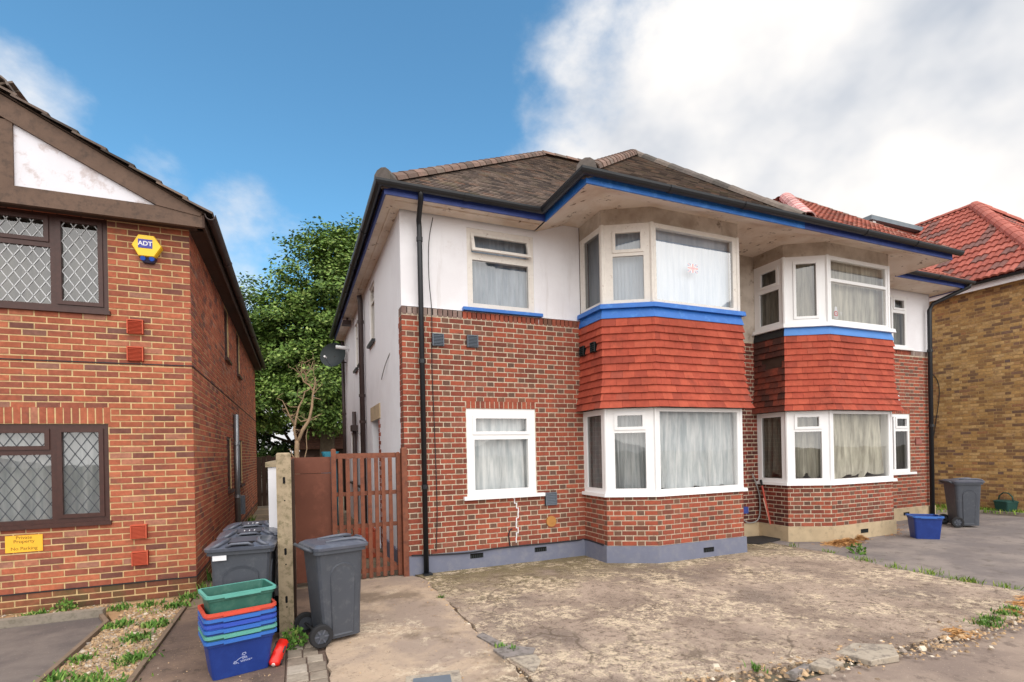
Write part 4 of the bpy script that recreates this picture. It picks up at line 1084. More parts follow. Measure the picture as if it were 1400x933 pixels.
roof_plane(H4, [(15.08, 5.68, YE), (22.82, 5.68, YE), (RXX, 8.83, YR)], (1, 0, 0), 'roof_pantile', .30, .325, .016, profile=pan, sheet='roof_pantile', over=.05)
mb = MB(); mb.add([(22.82, 5.68, YE), (22.82, 16.2, YE), (RXX, 16.2, YR), (RXX, 8.83, YR)], [(0, 1, 2, 3)]); mb.build('roof', 'roof_pantile', H4)
ridge(H4, (15.2, 5.78, YE + .12), (RXX, 8.83, YR + .05), 'ridge_red', .15, .42); ridge(H4, (RXX, 8.83, YR + .05), (RXX, 16.2, YR + .05), 'ridge_red', .11, .45)
ridge(H4, (22.7, 5.78, YE + .12), (RXX, 8.83, YR + .05), 'ridge_red', .15, .42)
MB().box(15.20, 15.225, 5.75, 16.2, 5.36, 5.53).build('fascia', 'upvc_white', H4); MB().box(15.226, 15.399, 5.86, 16.2, 5.40, 5.42).build('soffit', 'upvc_white', H4)
MB().box(15.10, 22.8, 5.78, 5.805, 5.36, 5.53).build('fascia', 'upvc_white', H4)
gutter(H4, [(15.125, 16.2, 5.535), (15.125, 5.64, 5.535)], 'gutter_black', .055)
gutter(H4, [(15.125, 5.64, 5.535), (22.8, 5.64, 5.535)], 'gutter_black', .055)
dm = MB(); dm.box(16.25, 20.0, 10.15, 15.8, 6.6, 8.42); dm.build('dormer', 'roof_pantile', H4)
MB().box(16.0, 19.0, 9.98, 16.0, 8.43, 8.56).build('dormer_roof', 'felt_grey', H4)
roof_plane(H4, [(16.3, 10.12, 6.7), (18.9, 10.12, 6.7), (18.9, 10.14, 8.30), (16.3, 10.14, 8.30)], (1, 0, 0), 'roof_pantile', .165, .12, .010, sheet='roof_pantile', name='dormer_face')
MB().box(16.15, 16.28, 10.03, 10.2, 8.15, 8.42).build('dormer_corner', 'upvc_white', H4)


# ------------------------------------------------------------------ wheelie bins
def rrect(hx, hy, r, z, n=3, cx=0, cy=0):
    out = []
    for sx, sy, a0 in ((1, 1, 0), (-1, 1, 90), (-1, -1, 180), (1, -1, 270)):
        for k in range(n + 1):
            a = math.radians(a0 + 90 * k / n); out.append((cx + sx * (hx - r) + r * math.cos(a), cy + sy * (hy - r) + r * math.sin(a), z))
    return out


def wheelie_bin(label, loc, rz, group, number=None, sticker=False, sc_=1.07):
    """front towards +x, wheels and lid hinge at -x"""
    t_ = thing('wheelie_bin', label, 'wheelie bin', loc, rz, group, local=True); t_.scale = (sc_,) * 3
    mb = MB(); H_ = .845
    mb.loft([rrect(.165, .185, .04, .035, cx=.02), rrect(.18, .195, .045, .30, cx=.01), rrect(.21, .228, .05, H_, cx=0)], True, False)
    mb.loft([rrect(.21, .228, .05, H_, cx=0), rrect(.232, .25, .05, H_ - .004, cx=0), rrect(.232, .25, .05, H_ - .045, cx=0), rrect(.212, .228, .05, H_ - .045, cx=0)], False, False)
    body = mb.build('body', 'bin_grey', t_, smooth=False)
    for sy in (-1, 1):      # arched panels pressed into both sides
        arch = [(-.08, .03), (.10, .03)] + [(.01 + .09 * math.cos(a) * 1.0, .60 + .12 * math.sin(a)) for a in [PI * k / 10 for k in range(11)]]
        arch = [(.105, .06), (.12, .58)] + [(.015 + .105 * math.cos(PI * k / 10), .60 + .10 * math.sin(PI * k / 10)) for k in range(11)] + [(-.09, .58), (-.075, .06)]
        pb = MB()
        yy = lambda z: sy * (.187 + (z - .035) * .051 + (.0015 if z > .3 else .001))
        n_ = len(arch); vs = [(x, yy(z) + sy * .006, z) for x, z in arch] + [(.01 + (x - .01) * .86, yy(z) + sy * .001, .30 + (z - .30) * .94) for x, z in arch] + [(.01 + (x - .01) * 1.1, yy(z) - sy * .01, z + (.012 if z > .3 else -.01)) for x, z in arch]
        pb.add(vs, [tuple(range(n_, 2 * n_))] + [(i, (i + 1) % n_, n_ + (i + 1) % n_, n_ + i) for i in range(n_)] + [(i, (i + 1) % n_, 2 * n_ + (i + 1) % n_, 2 * n_ + i) for i in range(n_)])
        pb.build('side_panel', 'bin_grey', t_)
    fb = MB(); arch = [(-.11, .10), (.11, .10)] + [(.13 * math.cos(PI * k / 10), .62 + .08 * math.sin(PI * k / 10)) for k in range(11)]
    n_ = len(arch); xx = lambda z: .186 + (z - .035) * .030
    fb.add([(xx(z) + .008, y, z) for y, z in arch] + [(xx(z) + .003, y * .86, .36 + (z - .36) * .93) for y, z in arch] + [(xx(z) - .012, y * 1.06, z) for y, z in arch],
           [tuple(range(n_, 2 * n_))] + [(i, (i + 1) % n_, n_ + (i + 1) % n_, n_ + i) for i in range(n_)] + [(i, (i + 1) % n_, 2 * n_ + (i + 1) % n_, 2 * n_ + i) for i in range(n_)]); fb.build('front_panel', 'bin_grey', t_)
    lm = MB()
    lm.loft([rrect(.243, .262, .06, H_ - .012, cx=.01), rrect(.248, .266, .06, H_ + .012, cx=.01), rrect(.228, .245, .06, H_ + .022, cx=.0), rrect(.19, .21, .05, H_ + .036, cx=-.01), rrect(.10, .10, .04, H_ + .040, cx=-.03)], True, True)
    lid = lm.build('lid', 'bin_lid', t_, smooth=False)
    ORG[lid.name] = Vector((0, 0, 0))
    # raised grips at the front corners of the lid
    hb = MB(); pts = [(.238, -.21, H_ + .016), (.228, -.165, H_ + .036), (.17, -.13, H_ + .050), (.05, -.12, H_ + .050), (-.10, -.12, H_ + .042)]
    hb.tube(pts, [.010, .016, .018, .016, .010], 8); hb.build('lid_rib', 'bin_lid', lid, smooth=True)
    hb = MB(); hb.tube([(x, -y, z) for x, y, z in pts], [.010, .016, .018, .016, .010], 8); hb.build('lid_rib', 'bin_lid', lid, smooth=True)
    hb = MB(); hb.hexa([(.14, -.10, H_ + .030), (.228, -.085, H_ + .014), (.228, .085, H_ + .014), (.14, .10, H_ + .030), (.14, -.10, H_ + .044), (.233, -.085, H_ + .030), (.233, .085, H_ + .030), (.14, .10, H_ + .044)]); hb.build('grip_slot', 'dark_void', lid)
    hb = MB(); hb.tube([(.24, -.10, H_ + .02), (.25, -.06, H_ + .044), (.25, .06, H_ + .044), (.24, .10, H_ + .02)], .012, 8); hb.build('lid_handle', 'bin_lid', lid, smooth=True)
    bb = MB(); bb.tube([(-.235, -.19, H_ - .02), (-.285, -.17, H_ + .01), (-.295, -.12, H_ + .015), (-.295, .12, H_ + .015), (-.285, .17, H_ + .01), (-.235, .19, H_ - .02)], .015, 8); bb.build('rear_handle', 'bin_grey', t_, smooth=True)
    hg_ = MB(); hg_.cyl((-.25, 0, H_ + .004), (0, 1, 0), .016, .30, 10); hg_.build('hinge', 'bin_grey', t_)
    ab = MB(); ab.cyl((-.19, 0, .10), (0, 1, 0), .012, .50, 8); ab.build('axle', 'rubber', t_)
    for sy in (-1, 1):
        wb = MB(); ring = []
        for yy_, rr in ((-.025, .062), (-.025, .092), (-.016, .10), (.016, .10), (.025, .092), (.025, .062)):
            ring.append([(-.19 + rr * math.cos(2 * PI * k / 22), sy * .232 + yy_, .10 + rr * math.sin(2 * PI * k / 22)) for k in range(22)])
        wb.loft(ring, False, False); w = wb.build('wheel', 'rubber', t_, smooth=False); ORG[w.name] = Vector((0, 0, 0))
        rb = MB(); rb.cyl((-.19, sy * .232, .10), (0, 1, 0), .063, .026, 20); rb.cyl((-.19, sy * .250, .10), (0, 1, 0), .022, .02, 12); rb.build('rim', 'bin_grey', w)
        for k in range(6):
            a = 2 * PI * k / 6; sp_ = MB(); c = Vector((-.19 + .042 * math.cos(a), sy * .247, .10 + .042 * math.sin(a)))
            dx, dz = math.cos(a), math.sin(a); px, pz = -dz * .006, dx * .006
            A = Vector((dx * .022, 0, dz * .022)); B = Vector((px, 0, pz)); C = Vector((0, .005, 0))
            sp_.hexa([c - A - B - C, c + A - B - C, c + A - B + C, c - A - B + C, c - A + B - C, c + A + B - C, c + A + B + C, c - A + B + C]); sp_.build('spoke', 'bin_lid', w)
    if number:
        o = text('number', number, .085, t_, Fr(0, 0, 1, 0), 0, 0, 0, 'marking_white', .001, (0, 0, 0))
        M = Matrix(((0, -1, 0), (1, 0, 0), (0, 0, 1))).to_4x4(); tl = math.radians(2)
        M = Matrix.Translation((.045, 0, H_ + .046)) @ Matrix.Rotation(tl, 4, 'Y') @ M; o.matrix_local = M
    if sticker:
        MB().box(.2325, .2350, -.20, -.10, H_ - .085, H_ - .045).build('paper_label', 'marking_white', t_)
    return t_


GB = 'grey wheelie bins beside the houses'
wheelie_bin('grey wheelie bin with two wheels standing in front of the brown slatted gate', (.305, 5.13, .022), math.radians(15), GB, sc_=1.02)
wheelie_bin('front bin of the grey row behind the stacked crates, small white label on it', (-.455, 5.36, .008), math.radians(-92), GB, '', True)
wheelie_bin('middle grey wheelie bin of the row behind the crates, three white strokes on its lid', (-.45, 5.99, .008), math.radians(-88), GB, '111')
wheelie_bin('rear grey wheelie bin of the row behind the crates, white 115 on its lid', (-.46, 6.62, .008), math.radians(-91), GB, '115')
wheelie_bin('grey wheelie bin on the driveway by the yellow brick wall', (12.42, 6.10, .012), math.radians(-38), GB)


# ------------------------------------------------------------------ recycling crates
def crate(label, loc, rz, mt, rim, group=None, scale=1.0, h=.31, tilt=0, logo=False, name='recycling_crate'):
    t_ = thing(name, label, 'crate', loc, rz, group, local=True); t_.scale = (scale,) * 3; t_.rotation_euler = (tilt, 0, rz)
    mb = MB(); a, b_ = .245, .185; ta = .045
    ring = [rrect(a - ta, b_ - ta, .03, 0), rrect(a - .012, b_ - .012, .035, h - .05), rrect(a - .004, b_ - .004, .035, h - .045), rrect(a - .004, b_ - .004, .035, h), rrect(a - .0075, b_ - .0075, .034, h), rrect(a - .0155, b_ - .0155, .034, h - .05), rrect(a - ta - .003, b_ - ta - .003, .028, .006)]
    mb.loft(ring, True, True); mb.build('tub', mt, t_)
    rb = MB(); rb.loft([rrect(a - .004, b_ - .004, .036, h - .020), rrect(a + .014, b_ + .014, .045, h - .020), rrect(a + .014, b_ + .014, .045, h + .002), rrect(a - .006, b_ - .006, .036, h + .004), rrect(a - .006, b_ - .006, .036, h - .01)], False, False)
    rb.build('rim', rim, t_)
    for sy in (-1, 1):
        lb = MB(); yy = sy * (b_ + .014)
        lb.box(-.13, .13, *sorted((yy - sy * .004, yy + sy * .006)), h - .027, h - .015); lb.build('rim_grip', rim, t_)
    if logo:
        fr = Fr(-a, -b_ + .0105, a, -b_ + .0105)
        # small council emblem: a sprig over two lines of faint print
        lg = MB()
        def sl(u0, z0, u1, z1, w=.004):
            d = math.hypot(u1 - u0, z1 - z0); nx, nz = -(z1 - z0) / d * w / 2, (u1 - u0) / d * w / 2
            yo = lambda z: -.012 - .033 * (1 - z / (h - .05)) + .0105
            lg.quad(*[fr.p(u, z, yo(z) + .0015) for u, z in ((u0 - nx, z0 - nz), (u1 - nx, z1 - nz), (u1 + nx, z1 + nz), (u0 + nx, z0 + nz))])
        for q in (((.245, .155), (.25, .172)), ((.25, .172), (.27, .174)), ((.27, .174), (.272, .16)), ((.255, .16), (.258, .15)), ((.265, .16), (.262, .15)),
                  ((.205, .118), (.225, .133)), ((.225, .133), (.25, .142)), ((.25, .142), (.275, .140)), ((.275, .140), (.28, .126)), ((.245, .132), (.27, .130)), ((.25, .124), (.265, .136))): sl(*q[0], *q[1], .005)
        for u0, u1, z in ((.232, .315, .113), (.236, .30, .105)):
            u = u0
            while u < u1: w_ = R.uniform(.006, .014); sl(u, z, u + w_, z + R.uniform(0, .002), .005); u += w_ + .004
        for q in (((.19, .098), (.19, .118)), ((.19, .118), (.203, .116)), ((.203, .116), (.204, .109)), ((.204, .109), (.19, .108)), ((.204, .109), (.208, .099)), ((.208, .099), (.19, .098)), ((.212, .104), (.222, .094)), ((.183, .100), (.188, .110))): sl(*q[0], *q[1], .004)
        lg.build('emblem', 'marking_faint', t_)
    return t_


cx, cy, cr = -.455, 4.715, math.radians(15)
GC = 'recycling crates stacked by the concrete post'
for i, (mt, rim, lab) in enumerate((('crate_blue', 'crate_blue_rim', 'blue recycling crate at the bottom of the stack, faint white emblem on its front'),
                                    ('crate_green', 'crate_green_rim', 'green recycling crate nested second from the bottom of the stack, under blue ones'),
                                    ('crate_blue', 'crate_blue_rim', 'blue recycling crate nested in the stack, resting in the lower green one'),
                                    ('crate_blue_deep', 'crate_blue_deep', 'darker violet-blue recycling crate in the middle of the stack'),
                                    ('crate_blue', 'crate_blue_rim', 'blue recycling crate nested just beneath the red one'),
                                    ('crate_red', 'crate_red', 'red recycling crate nested near the top of the stack'))):
    crate(lab, (cx + R.uniform(-.001, .001), cy + R.uniform(-.001, .001), .010 + i * .042), cr + R.uniform(-.003, .003), mt, rim, GC, logo=i == 0)
crate('open dark green recycling crate lying on top of the stack', (cx + .004, cy + .004, .010 + 5 * .042 + .135), cr + .03, 'crate_green', 'crate_green_rim', GC, .985, .31, tilt=-.02)
crate('single empty blue crate standing on the tarmac beside the far bay', (10.36, 5.66, .012), math.radians(-42), 'crate_blue', 'crate_blue_rim', None, 1.02, .33).scale = (.90, 1.0, 1.22)
# food caddy by the yellow wall
t_ = thing('food_caddy', 'small dark green food caddy with a raised handle by the yellow wall', 'caddy', (15.22, 6.62, .05), math.radians(70), local=True)
mb = MB(); mb.loft([rrect(.14, .12, .03, 0), rrect(.17, .145, .035, .24)]); mb.build('tub', 'caddy_green', t_)
mb = MB(); mb.loft([rrect(.18, .155, .04, .24), rrect(.18, .155, .04, .265), rrect(.13, .11, .03, .29)]); mb.build('lid', 'caddy_green', t_)
mb = MB(); mb.tube([(-.175, 0, .25), (-.15, 0, .38), (-.06, 0, .455), (.06, 0, .455), (.15, 0, .38), (.175, 0, .25)], .014, 8); mb.build('handle', 'caddy_green', t_, smooth=True)

# ------------------------------------------------------------------ post, fence, gate
t_ = thing('concrete_post', 'weathered slotted concrete post standing between the bin row and the gate', 'post', (-.10, 5.37, 0))
mb = MB(); x0, x1, y0, y1 = -.168, -.040, 5.30, 5.43
mb.loft([[(x0, y0, -.1), (x1, y0, -.1), (x1, y1, -.1), (x0, y1, -.1)], [(x0, y0, 1.735), (x1, y0, 1.735), (x1, y1, 1.735), (x0, y1, 1.735)], [(x0 + .012, y0 + .012, 1.75), (x1 - .012, y0 + .012, 1.75), (x1 - .012, y1 - .012, 1.75), (x0 + .012, y1 - .012, 1.75)]]); mb.build('shaft', 'concrete_post', t_)
pf = Fr(x0, y0, x1, y0)
for z in (1.49, .82, .37): 
    mb = MB(); pts = [(.066 + .011 * math.cos(a), z + (.022 if math.sin(a) > 0 else -.022) + .011 * math.sin(a)) for a in [2 * PI * k / 16 for k in range(16)]]
    mb.add([pf.p(u, q, .0012) for u, q in pts] + [pf.p(u, q, -.03) for u, q in pts], [tuple(range(16))] + [(i, (i + 1) % 16, 16 + (i + 1) % 16, 16 + i) for i in range(16)]); mb.build('bolt_slot', 'dark_void', t_)
for z in (1.30, .70, .30):
    mb = MB(); mb.cyl(pf.p(.068, z, 0), (0, 1, 0), .007, .004, 8); mb.build('bolt_hole', 'dark_void', t_)

t_ = thing('garden_wall', 'low white painted wall with tan coping running back behind the concrete post', 'wall', (-.22, 6.2, 0))
mb = MB(); mb.box(-.275, -.165, 6.15, 11.8, 0, 1.60); mb.build('wall', 'render_white', t_)
for i in range(8):
    mb = MB(); mb.box(-.30, -.14, 6.13 + i * .71, 6.13 + (i + 1) * .71 - .012, 1.602, 1.655); mb.build('coping', 'concrete_post', t_)
t_ = thing('side_fence', 'dark brown board fence running back from the concrete post', 'fence', (-.02, 5.45, 0))
for i in range(12):
    y = 5.47 + i * .148; mb = MB(); mb.box(-.040 + R.uniform(-.003, .003), -.016, y, y + .142, .03, 1.68 + R.uniform(-.01, .01)); mb.build('board', 'fence_dark', t_)
for z in (.35, 1.4):
    mb = MB(); mb.box(-.080, -.043, 5.46, 7.24, z, z + .08); mb.build('rail', 'fence_dark', t_)

t_ = thing('brown_panel', 'solid rust brown board panel beside the slatted gate', 'panel', (.22, 7.27, 0))
mb = MB(); mb.box(-.012, .432, 7.255, 7.285, .06, 1.478); mb.build('lower_board', 'panel_rust', t_)
mb = MB(); mb.box(-.012, .432, 7.252, 7.282, 1.484, 1.695); mb.build('upper_board', 'panel_rust', t_)
mb = MB(); mb.box(-.075, -.014, 7.23, 7.29, 0, 1.70); mb.build('batten', 'gate_wood', t_)

gx0, gx1, gy = .435, 1.345, 7.25
t_ = thing('slatted_gate', 'reddish brown wooden gate of upright slats with gaps, next to the house corner', 'gate', (.9, gy, 0))
gp = [(gx0, gx0 + .062, 1.80, 'stile'), (gx1 - .055, gx1 - .0, 1.74, 'stile')]
for a, b_, h_, nm in gp:
    mb = MB(); mb.box(a, b_, gy - .03, gy + .03, .03, h_ - .015); mb.loft([[(a, gy - .03, h_ - .015), (b_, gy - .03, h_ - .015), (b_, gy + .03, h_ - .015), (a, gy + .03, h_ - .015)], [(a + .015, gy - .015, h_), (b_ - .015, gy - .015, h_), (b_ - .015, gy + .015, h_), (a + .015, gy + .015, h_)]], False, True); mb.build(nm, 'gate_wood', t_)
for z, hh in ((1.665, .07), (1.16, .055), (.72, .055), (.10, .06)):
    mb = MB(); mb.box(gx0 + .063, gx1 - .056, gy + .004, gy + .03, z, z + hh); mb.build('rail', 'gate_wood', t_)
for i in range(8):
    x = gx0 + .09 + i * .0935; mb = MB(); mb.box(x, x + .052, gy - .022, gy + .003, .045 + R.uniform(-.01, .01), 1.664); mb.build('slat', 'gate_wood', t_)
mb = MB(); a = Vector((gx0 + .08, gy + .017, .74)); b_ = Vector((gx1 - .07, gy + .017, .17)); d = Vector((.0, 0, .03)); e = Vector((0, .011, 0))
mb.hexa([a - d - e, b_ - d - e, b_ - d + e, a - d + e, a + d - e, b_ + d - e, b_ + d + e, a + d + e]); mb.build('brace', 'gate_wood', t_)
t_ = thing('gate_post', 'reddish brown gate post fixed against the red brick corner', 'post', (1.38, 7.22, 0))
mb = MB(); a, b_ = 1.352, 1.425; mb.loft([[(a, 7.14, 0), (b_, 7.14, 0), (b_, 7.178, 0), (a, 7.26, 0)], [(a, 7.14, 1.785), (b_, 7.14, 1.785), (b_, 7.178, 1.785), (a, 7.26, 1.785)], [(a + .012, 7.15, 1.805), (b_ - .012, 7.15, 1.805), (b_ - .012, 7.17, 1.805), (a + .012, 7.24, 1.805)]]); mb.build('shaft', 'gate_wood', t_)

# ------------------------------------------------------------------ fixings on the houses
t_ = thing('alarm_box', 'yellow hexagonal alarm box with blue white-lettered plate on the left brick wall', 'alarm box', (-1.607, 7.50, 4.2))
hx = [(-.155, 4.292), (-.085, 4.425), (.075, 4.425), (.155, 4.30), (.075, 4.165), (-.085, 4.165)]
mb = MB(); X_ = -1.607; rg = []
for yy, k in ((7.525, 1.0), (7.45, 1.0), (7.432, .94)): rg.append([(X_ + x * k, yy, 4.295 + (z - 4.295) * k) for x, z in hx])
mb.loft([r_[::-1] for r_ in rg]); mb.build('cover', 'alarm_yellow', t_)
mb = MB(); mb.box(X_ - .085, X_ + .06, 7.428, 7.4315, 4.262, 4.368); mb.build('plate', 'alarm_blue', t_)
af = Fr(X_ - .1, 7.427, X_ + .1, 7.427); text('lettering', 'ADT', .072, t_, af, .0875, 4.315, .0, 'marking_white', .0006, fat=.002)
mb = MB(); mb.loft([[(X_ - .09, 7.525, 4.163), (X_ + .09, 7.525, 4.163), (X_ + .09, 7.455, 4.163), (X_ - .09, 7.455, 4.163)], [(X_ - .05, 7.525, 4.105), (X_ + .06, 7.525, 4.105), (X_ + .06, 7.48, 4.105), (X_ - .05, 7.48, 4.105)]]); mb.build('base', 'alarm_base', t_)
for dx in (-.045, .045):
    mb = MB(); mb.tube([(X_ + dx, 7.456, 4.145), (X_ + dx, 7.448, 4.142)], [.03, .024], 10); mb.build('lamp', 'alarm_light', t_)

t_ = thing('parking_sign', 'yellow Private Property No Parking sign screwed under the left window', 'sign', (-2.845, 7.53, .79))
mb = MB(); mb.box(-3.01, -2.68, 7.519, 7.527, .695, .885); mb.build('board', 'sign_yellow', t_)
sf = Fr(-3.01, 7.5185, -2.68, 7.5185)
for tx, z in (('Private', .858), ('Property', .815), ('No Parking', .735)): text('lettering', tx, .052, t_, sf, .165, z, 0, 'sign_ink', .0004)

t_ = thing('satellite_dish', 'dark round satellite dish on a bracket at the far end of the white side wall', 'satellite dish', (1.35, 15.4, 4.4))
mb = MB(); ax_ = Vector((-.45, -.85, .28)).normalized(); s_ = ax_.cross(UP).normalized(); u_ = s_.cross(ax_); c0 = Vector((1.02, 15.2, 4.52)); rg = []
for rr, dp in ((.37, .0), (.28, -.05), (.15, -.09), (.02, -.10)): rg.append([c0 + ax_ * dp + (s_ * math.cos(2 * PI * k / 24) + u_ * math.sin(2 * PI * k / 24)) * rr for k in range(24)])
mb.loft(rg, False, True); mb.build('reflector', 'vent_dark', t_, smooth=True)
mb = MB(); mb.tube([c0 - ax_ * .1, Vector((1.2, 15.4, 4.35)), Vector((1.40, 15.4, 4.35))], .022, 8); mb.build('bracket', 'iron_brown', t_)
mb = MB(); mb.tube([c0 - u_ * .38, c0 - u_ * .30 + ax_ * .40], .012, 6); mb.build('feed_arm', 'vent_grey', t_)
mb = MB(); mb.cyl(c0 - u_ * .28 + ax_ * .42, ax_, .03, .08, 10); mb.build('receiver', 'upvc_white', t_)
t_ = thing('flood_light', 'brown flood light fixed under the eaves of the side wall', 'lamp', (1.30, 13.4, 5.0))
mb = MB(); mb.hexa([(1.12, 13.25, 4.92), (1.34, 13.25, 4.92), (1.34, 13.45, 4.92), (1.12, 13.45, 4.92), (1.15, 13.28, 5.04), (1.34, 13.28, 5.04), (1.34, 13.45, 5.04), (1.15, 13.45, 5.04)]); mb.build('housing', 'iron_brown', t_)
mb = MB(); mb.tube([(1.25, 13.36, 5.04), (1.25, 13.36, 5.112)], .02, 6); mb.build('bracket', 'iron_brown', t_)

t_ = thing('flag_sticker', 'small red, white and blue flag sticker inside the big upper bay pane', 'sticker', (5.70, 6.2, 4.47))
ff = Fr(5.60, 6.222, 5.80, 6.222); sx, sz, c_ = .10, .068, 4.475
def plate(q, mt, d):
    mb = MB(); mb.add([ff.p(.10 + u, c_ + z, d) for u, z in q], [tuple(range(len(q)))]); mb.build('print', mt, t_)
plate([(-sx, -sz), (sx, -sz), (sx, sz), (-sx, sz)], 'marking_white', 0)
for sgx in (-1, 1):
    for sgz in (-1, 1):
        plate([(sgx * .035, sgz * sz), (sgx * .08, sgz * sz), (sgx * .035, sgz * .035)], 'flag_blue', .0008); plate([(sgx * sx, sgz * .058), (sgx * sx, sgz * .026), (sgx * .055, sgz * .026)], 'flag_blue', .0008)
        plate([(sgx * sx, sgz * sz), (sgx * (sx - .014), sgz * sz), (sgx * .018, sgz * .014), (sgx * .03, sgz * .014)], 'flag_red', .0009)
plate([(-.014, -sz), (.014, -sz), (.014, sz), (-.014, sz)], 'flag_red', .0016); plate([(-sx, -.012), (sx, -.012), (sx, .012), (-sx, .012)], 'flag_red', .0018)

t_ = thing('crest_sticker', 'small red and white crest sticker low in the far upper bay window', 'sticker', (8.95, 6.2, 4.03))
ff = Fr(8.80, 6.222, 9.30, 6.222)
def plate2(q, mt, d, cu=.14, cz=4.05):
    mb = MB(); mb.add([ff.p(cu + u, cz + z, d) for u, z in q], [tuple(range(len(q)))]); mb.build('print', mt, t_)
plate2([(-.035, .04), (.035, .04), (.03, .11), (.012, .13), (-.012, .13), (-.03, .11)], 'marking_white', 0)
circ = lambda r: [(r * math.cos(2 * PI * k / 14), r * math.sin(2 * PI * k / 14)) for k in range(14)]
plate2(circ(.05), 'flag_red', 0.001); plate2(circ(.03), 'marking_white', .002); plate2(circ(.014), 'flag_red', .003)
plate2([(-.055, -.066), (.055, -.066), (.06, -.05), (-.06, -.05)], 'marking_white', .001); plate2([(-.045, -.09), (.045, -.09), (.045, -.074), (-.045, -.074)], 'marking_white', .001)
for k in range(5): plate2([(.10 + .012 * k, .03 - .02 * k), (.17 - .006 * k, .035 - .02 * k), (.17 - .006 * k, .042 - .02 * k), (.10 + .012 * k, .038 - .02 * k)], 'marking_white', .001)

# cables
def cable(label, path, r=.006, mt='cable_black', n=6):
    pts = [Vector(p) for p in path]; sm = []
    for i in range(len(pts) - 1):
        p0, p1, p2, p3 = pts[max(i - 1, 0)], pts[i], pts[i + 1], pts[min(i + 2, len(pts) - 1)]
        for k in range(6):
            q = k / 6; sm.append(.5 * ((2 * p1) + (p2 - p0) * q + (2 * p0 - 5 * p1 + 4 * p2 - p3) * q * q + (3 * p1 - p0 - 3 * p2 + p3) * q ** 3))
    sm.append(pts[-1]); mb = MB(); mb.tube(sm, r, n); o = mb.build('cable', mt, smooth=True); return tag(o, label, 'cable')


cable('thin black cable hanging straight down the brick beside the drainpipe', [(1.86, 7.14, 5.05), (1.80, 7.155, 4.7), (1.79, 7.155, 4.2), (1.82, 7.158, 3.7), (1.81, 7.165, 2.9), (1.83, 7.165, 1.9), (1.84, 7.165, .9), (1.81, 7.160, .32)], .006)
cable('black cables sagging along the top of the blue grey plinth', [(1.46, 7.145, .30), (1.9, 7.14, .275), (2.3, 7.138, .262), (2.7, 7.14, .285), (3.1, 7.14, .288), (3.6, 7.145, .283), (4.1, 7.145, .285), (4.24, 7.14, .286), (4.23, 6.6, .287)], .012)
cable('short bent black cable end rising from the plinth below the window', [(2.95, 7.165, .29), (2.93, 7.165, .45), (2.95, 7.16, .53), (2.99, 7.165, .55)], .009)
cable('grey cable looping beside the far bay above the black mat', [(7.55, 7.14, .42), (7.72, 7.13, .30), (7.98, 7.13, .36), (8.02, 7.13, .75), (7.92, 7.13, 1.05), (7.85, 7.13, 1.2)], .011, 'cable_grey')
cable('dark cable sagging on the yellow brick wall', [(15.385, 8.25, 1.3), (15.385, 8.1, 2.2), (15.385, 8.0, 3.1), (15.385, 8.15, 3.5), (15.385, 8.3, 3.35), (15.385, 8.32, 2.2)], .008)
cable('short cable tail stuck out of the white side wall', [(1.40, 8.2, 3.3), (1.37, 8.5, 3.15), (1.37, 8.9, 2.98)], .008, 'cable_grey')

t_ = thing('meter_cover', 'small blue tap cover low on the dark recess wall', 'meter', (7.62, 7.14, .55))
mb = MB(); mb.box(7.56, 7.69, 7.09, 7.165, .48, .60); mb.build('box', 'paint_blue_dark', t_)
t_ = thing('broom', 'red handled broom leaning on the far bay corner above the black mat', 'broom', (8.07, 6.90, .03))
mb = MB(); mb.tube([(8.06, 6.88, .05), (7.99, 7.02, .75)], .014, 8); mb.build('shaft', 'broom_pale', t_)
mb = MB(); mb.tube([(8.045, 6.91, .2), (7.985, 7.04, .98)], .0165, 8); mb.build('grip', 'broom_red', t_)
mb = MB(); mb.tube([(7.985, 7.04, .98), (7.975, 7.06, 1.09)], [.018, .022], 8); mb.build('end_cap', 'rubber', t_)
mb = MB(); mb.hexa([(8.02, 6.83, .028), (8.12, 6.83, .028), (8.12, 6.95, .028), (8.02, 6.95, .028), (8.04, 6.86, .09), (8.09, 6.86, .09), (8.09, 6.92, .09), (8.04, 6.92, .09)]); mb.build('head', 'broom_pale', t_)
mb = MB(); mb.prism([(7.0, 6.88), (7.35, 6.52), (8.12, 6.72), (8.05, 7.08), (7.5, 7.15)], .027, .045); o = mb.build('rubber_mat', 'mat_black'); tag(o, 'black rubber mat lying in the recess between the two bays', 'mat')
t_ = thing('alarm_bell', 'small pale box on the brick beside the far hung tiles', 'alarm box', (12.1, 7.15, 2.5))
mb = MB(); mb.box(12.04, 12.19, 7.10, 7.178, 2.56, 2.76); mb.build('cover', 'upvc_white', t_)
mb = MB(); mb.box(12.06, 12.17, 7.092, 7.0995, 2.67, 2.74); mb.build('grille', 'vent_grey', t_)
t_ = thing('house_plaque', 'small pink plaque on the brick right of the far ground floor window', 'sign', (13.0, 7.17, 1.9))
mb = MB(); mb.box(12.86, 13.06, 7.155, 7.179, 1.68, 1.80); mb.build('plate', 'plaque_pink', t_)

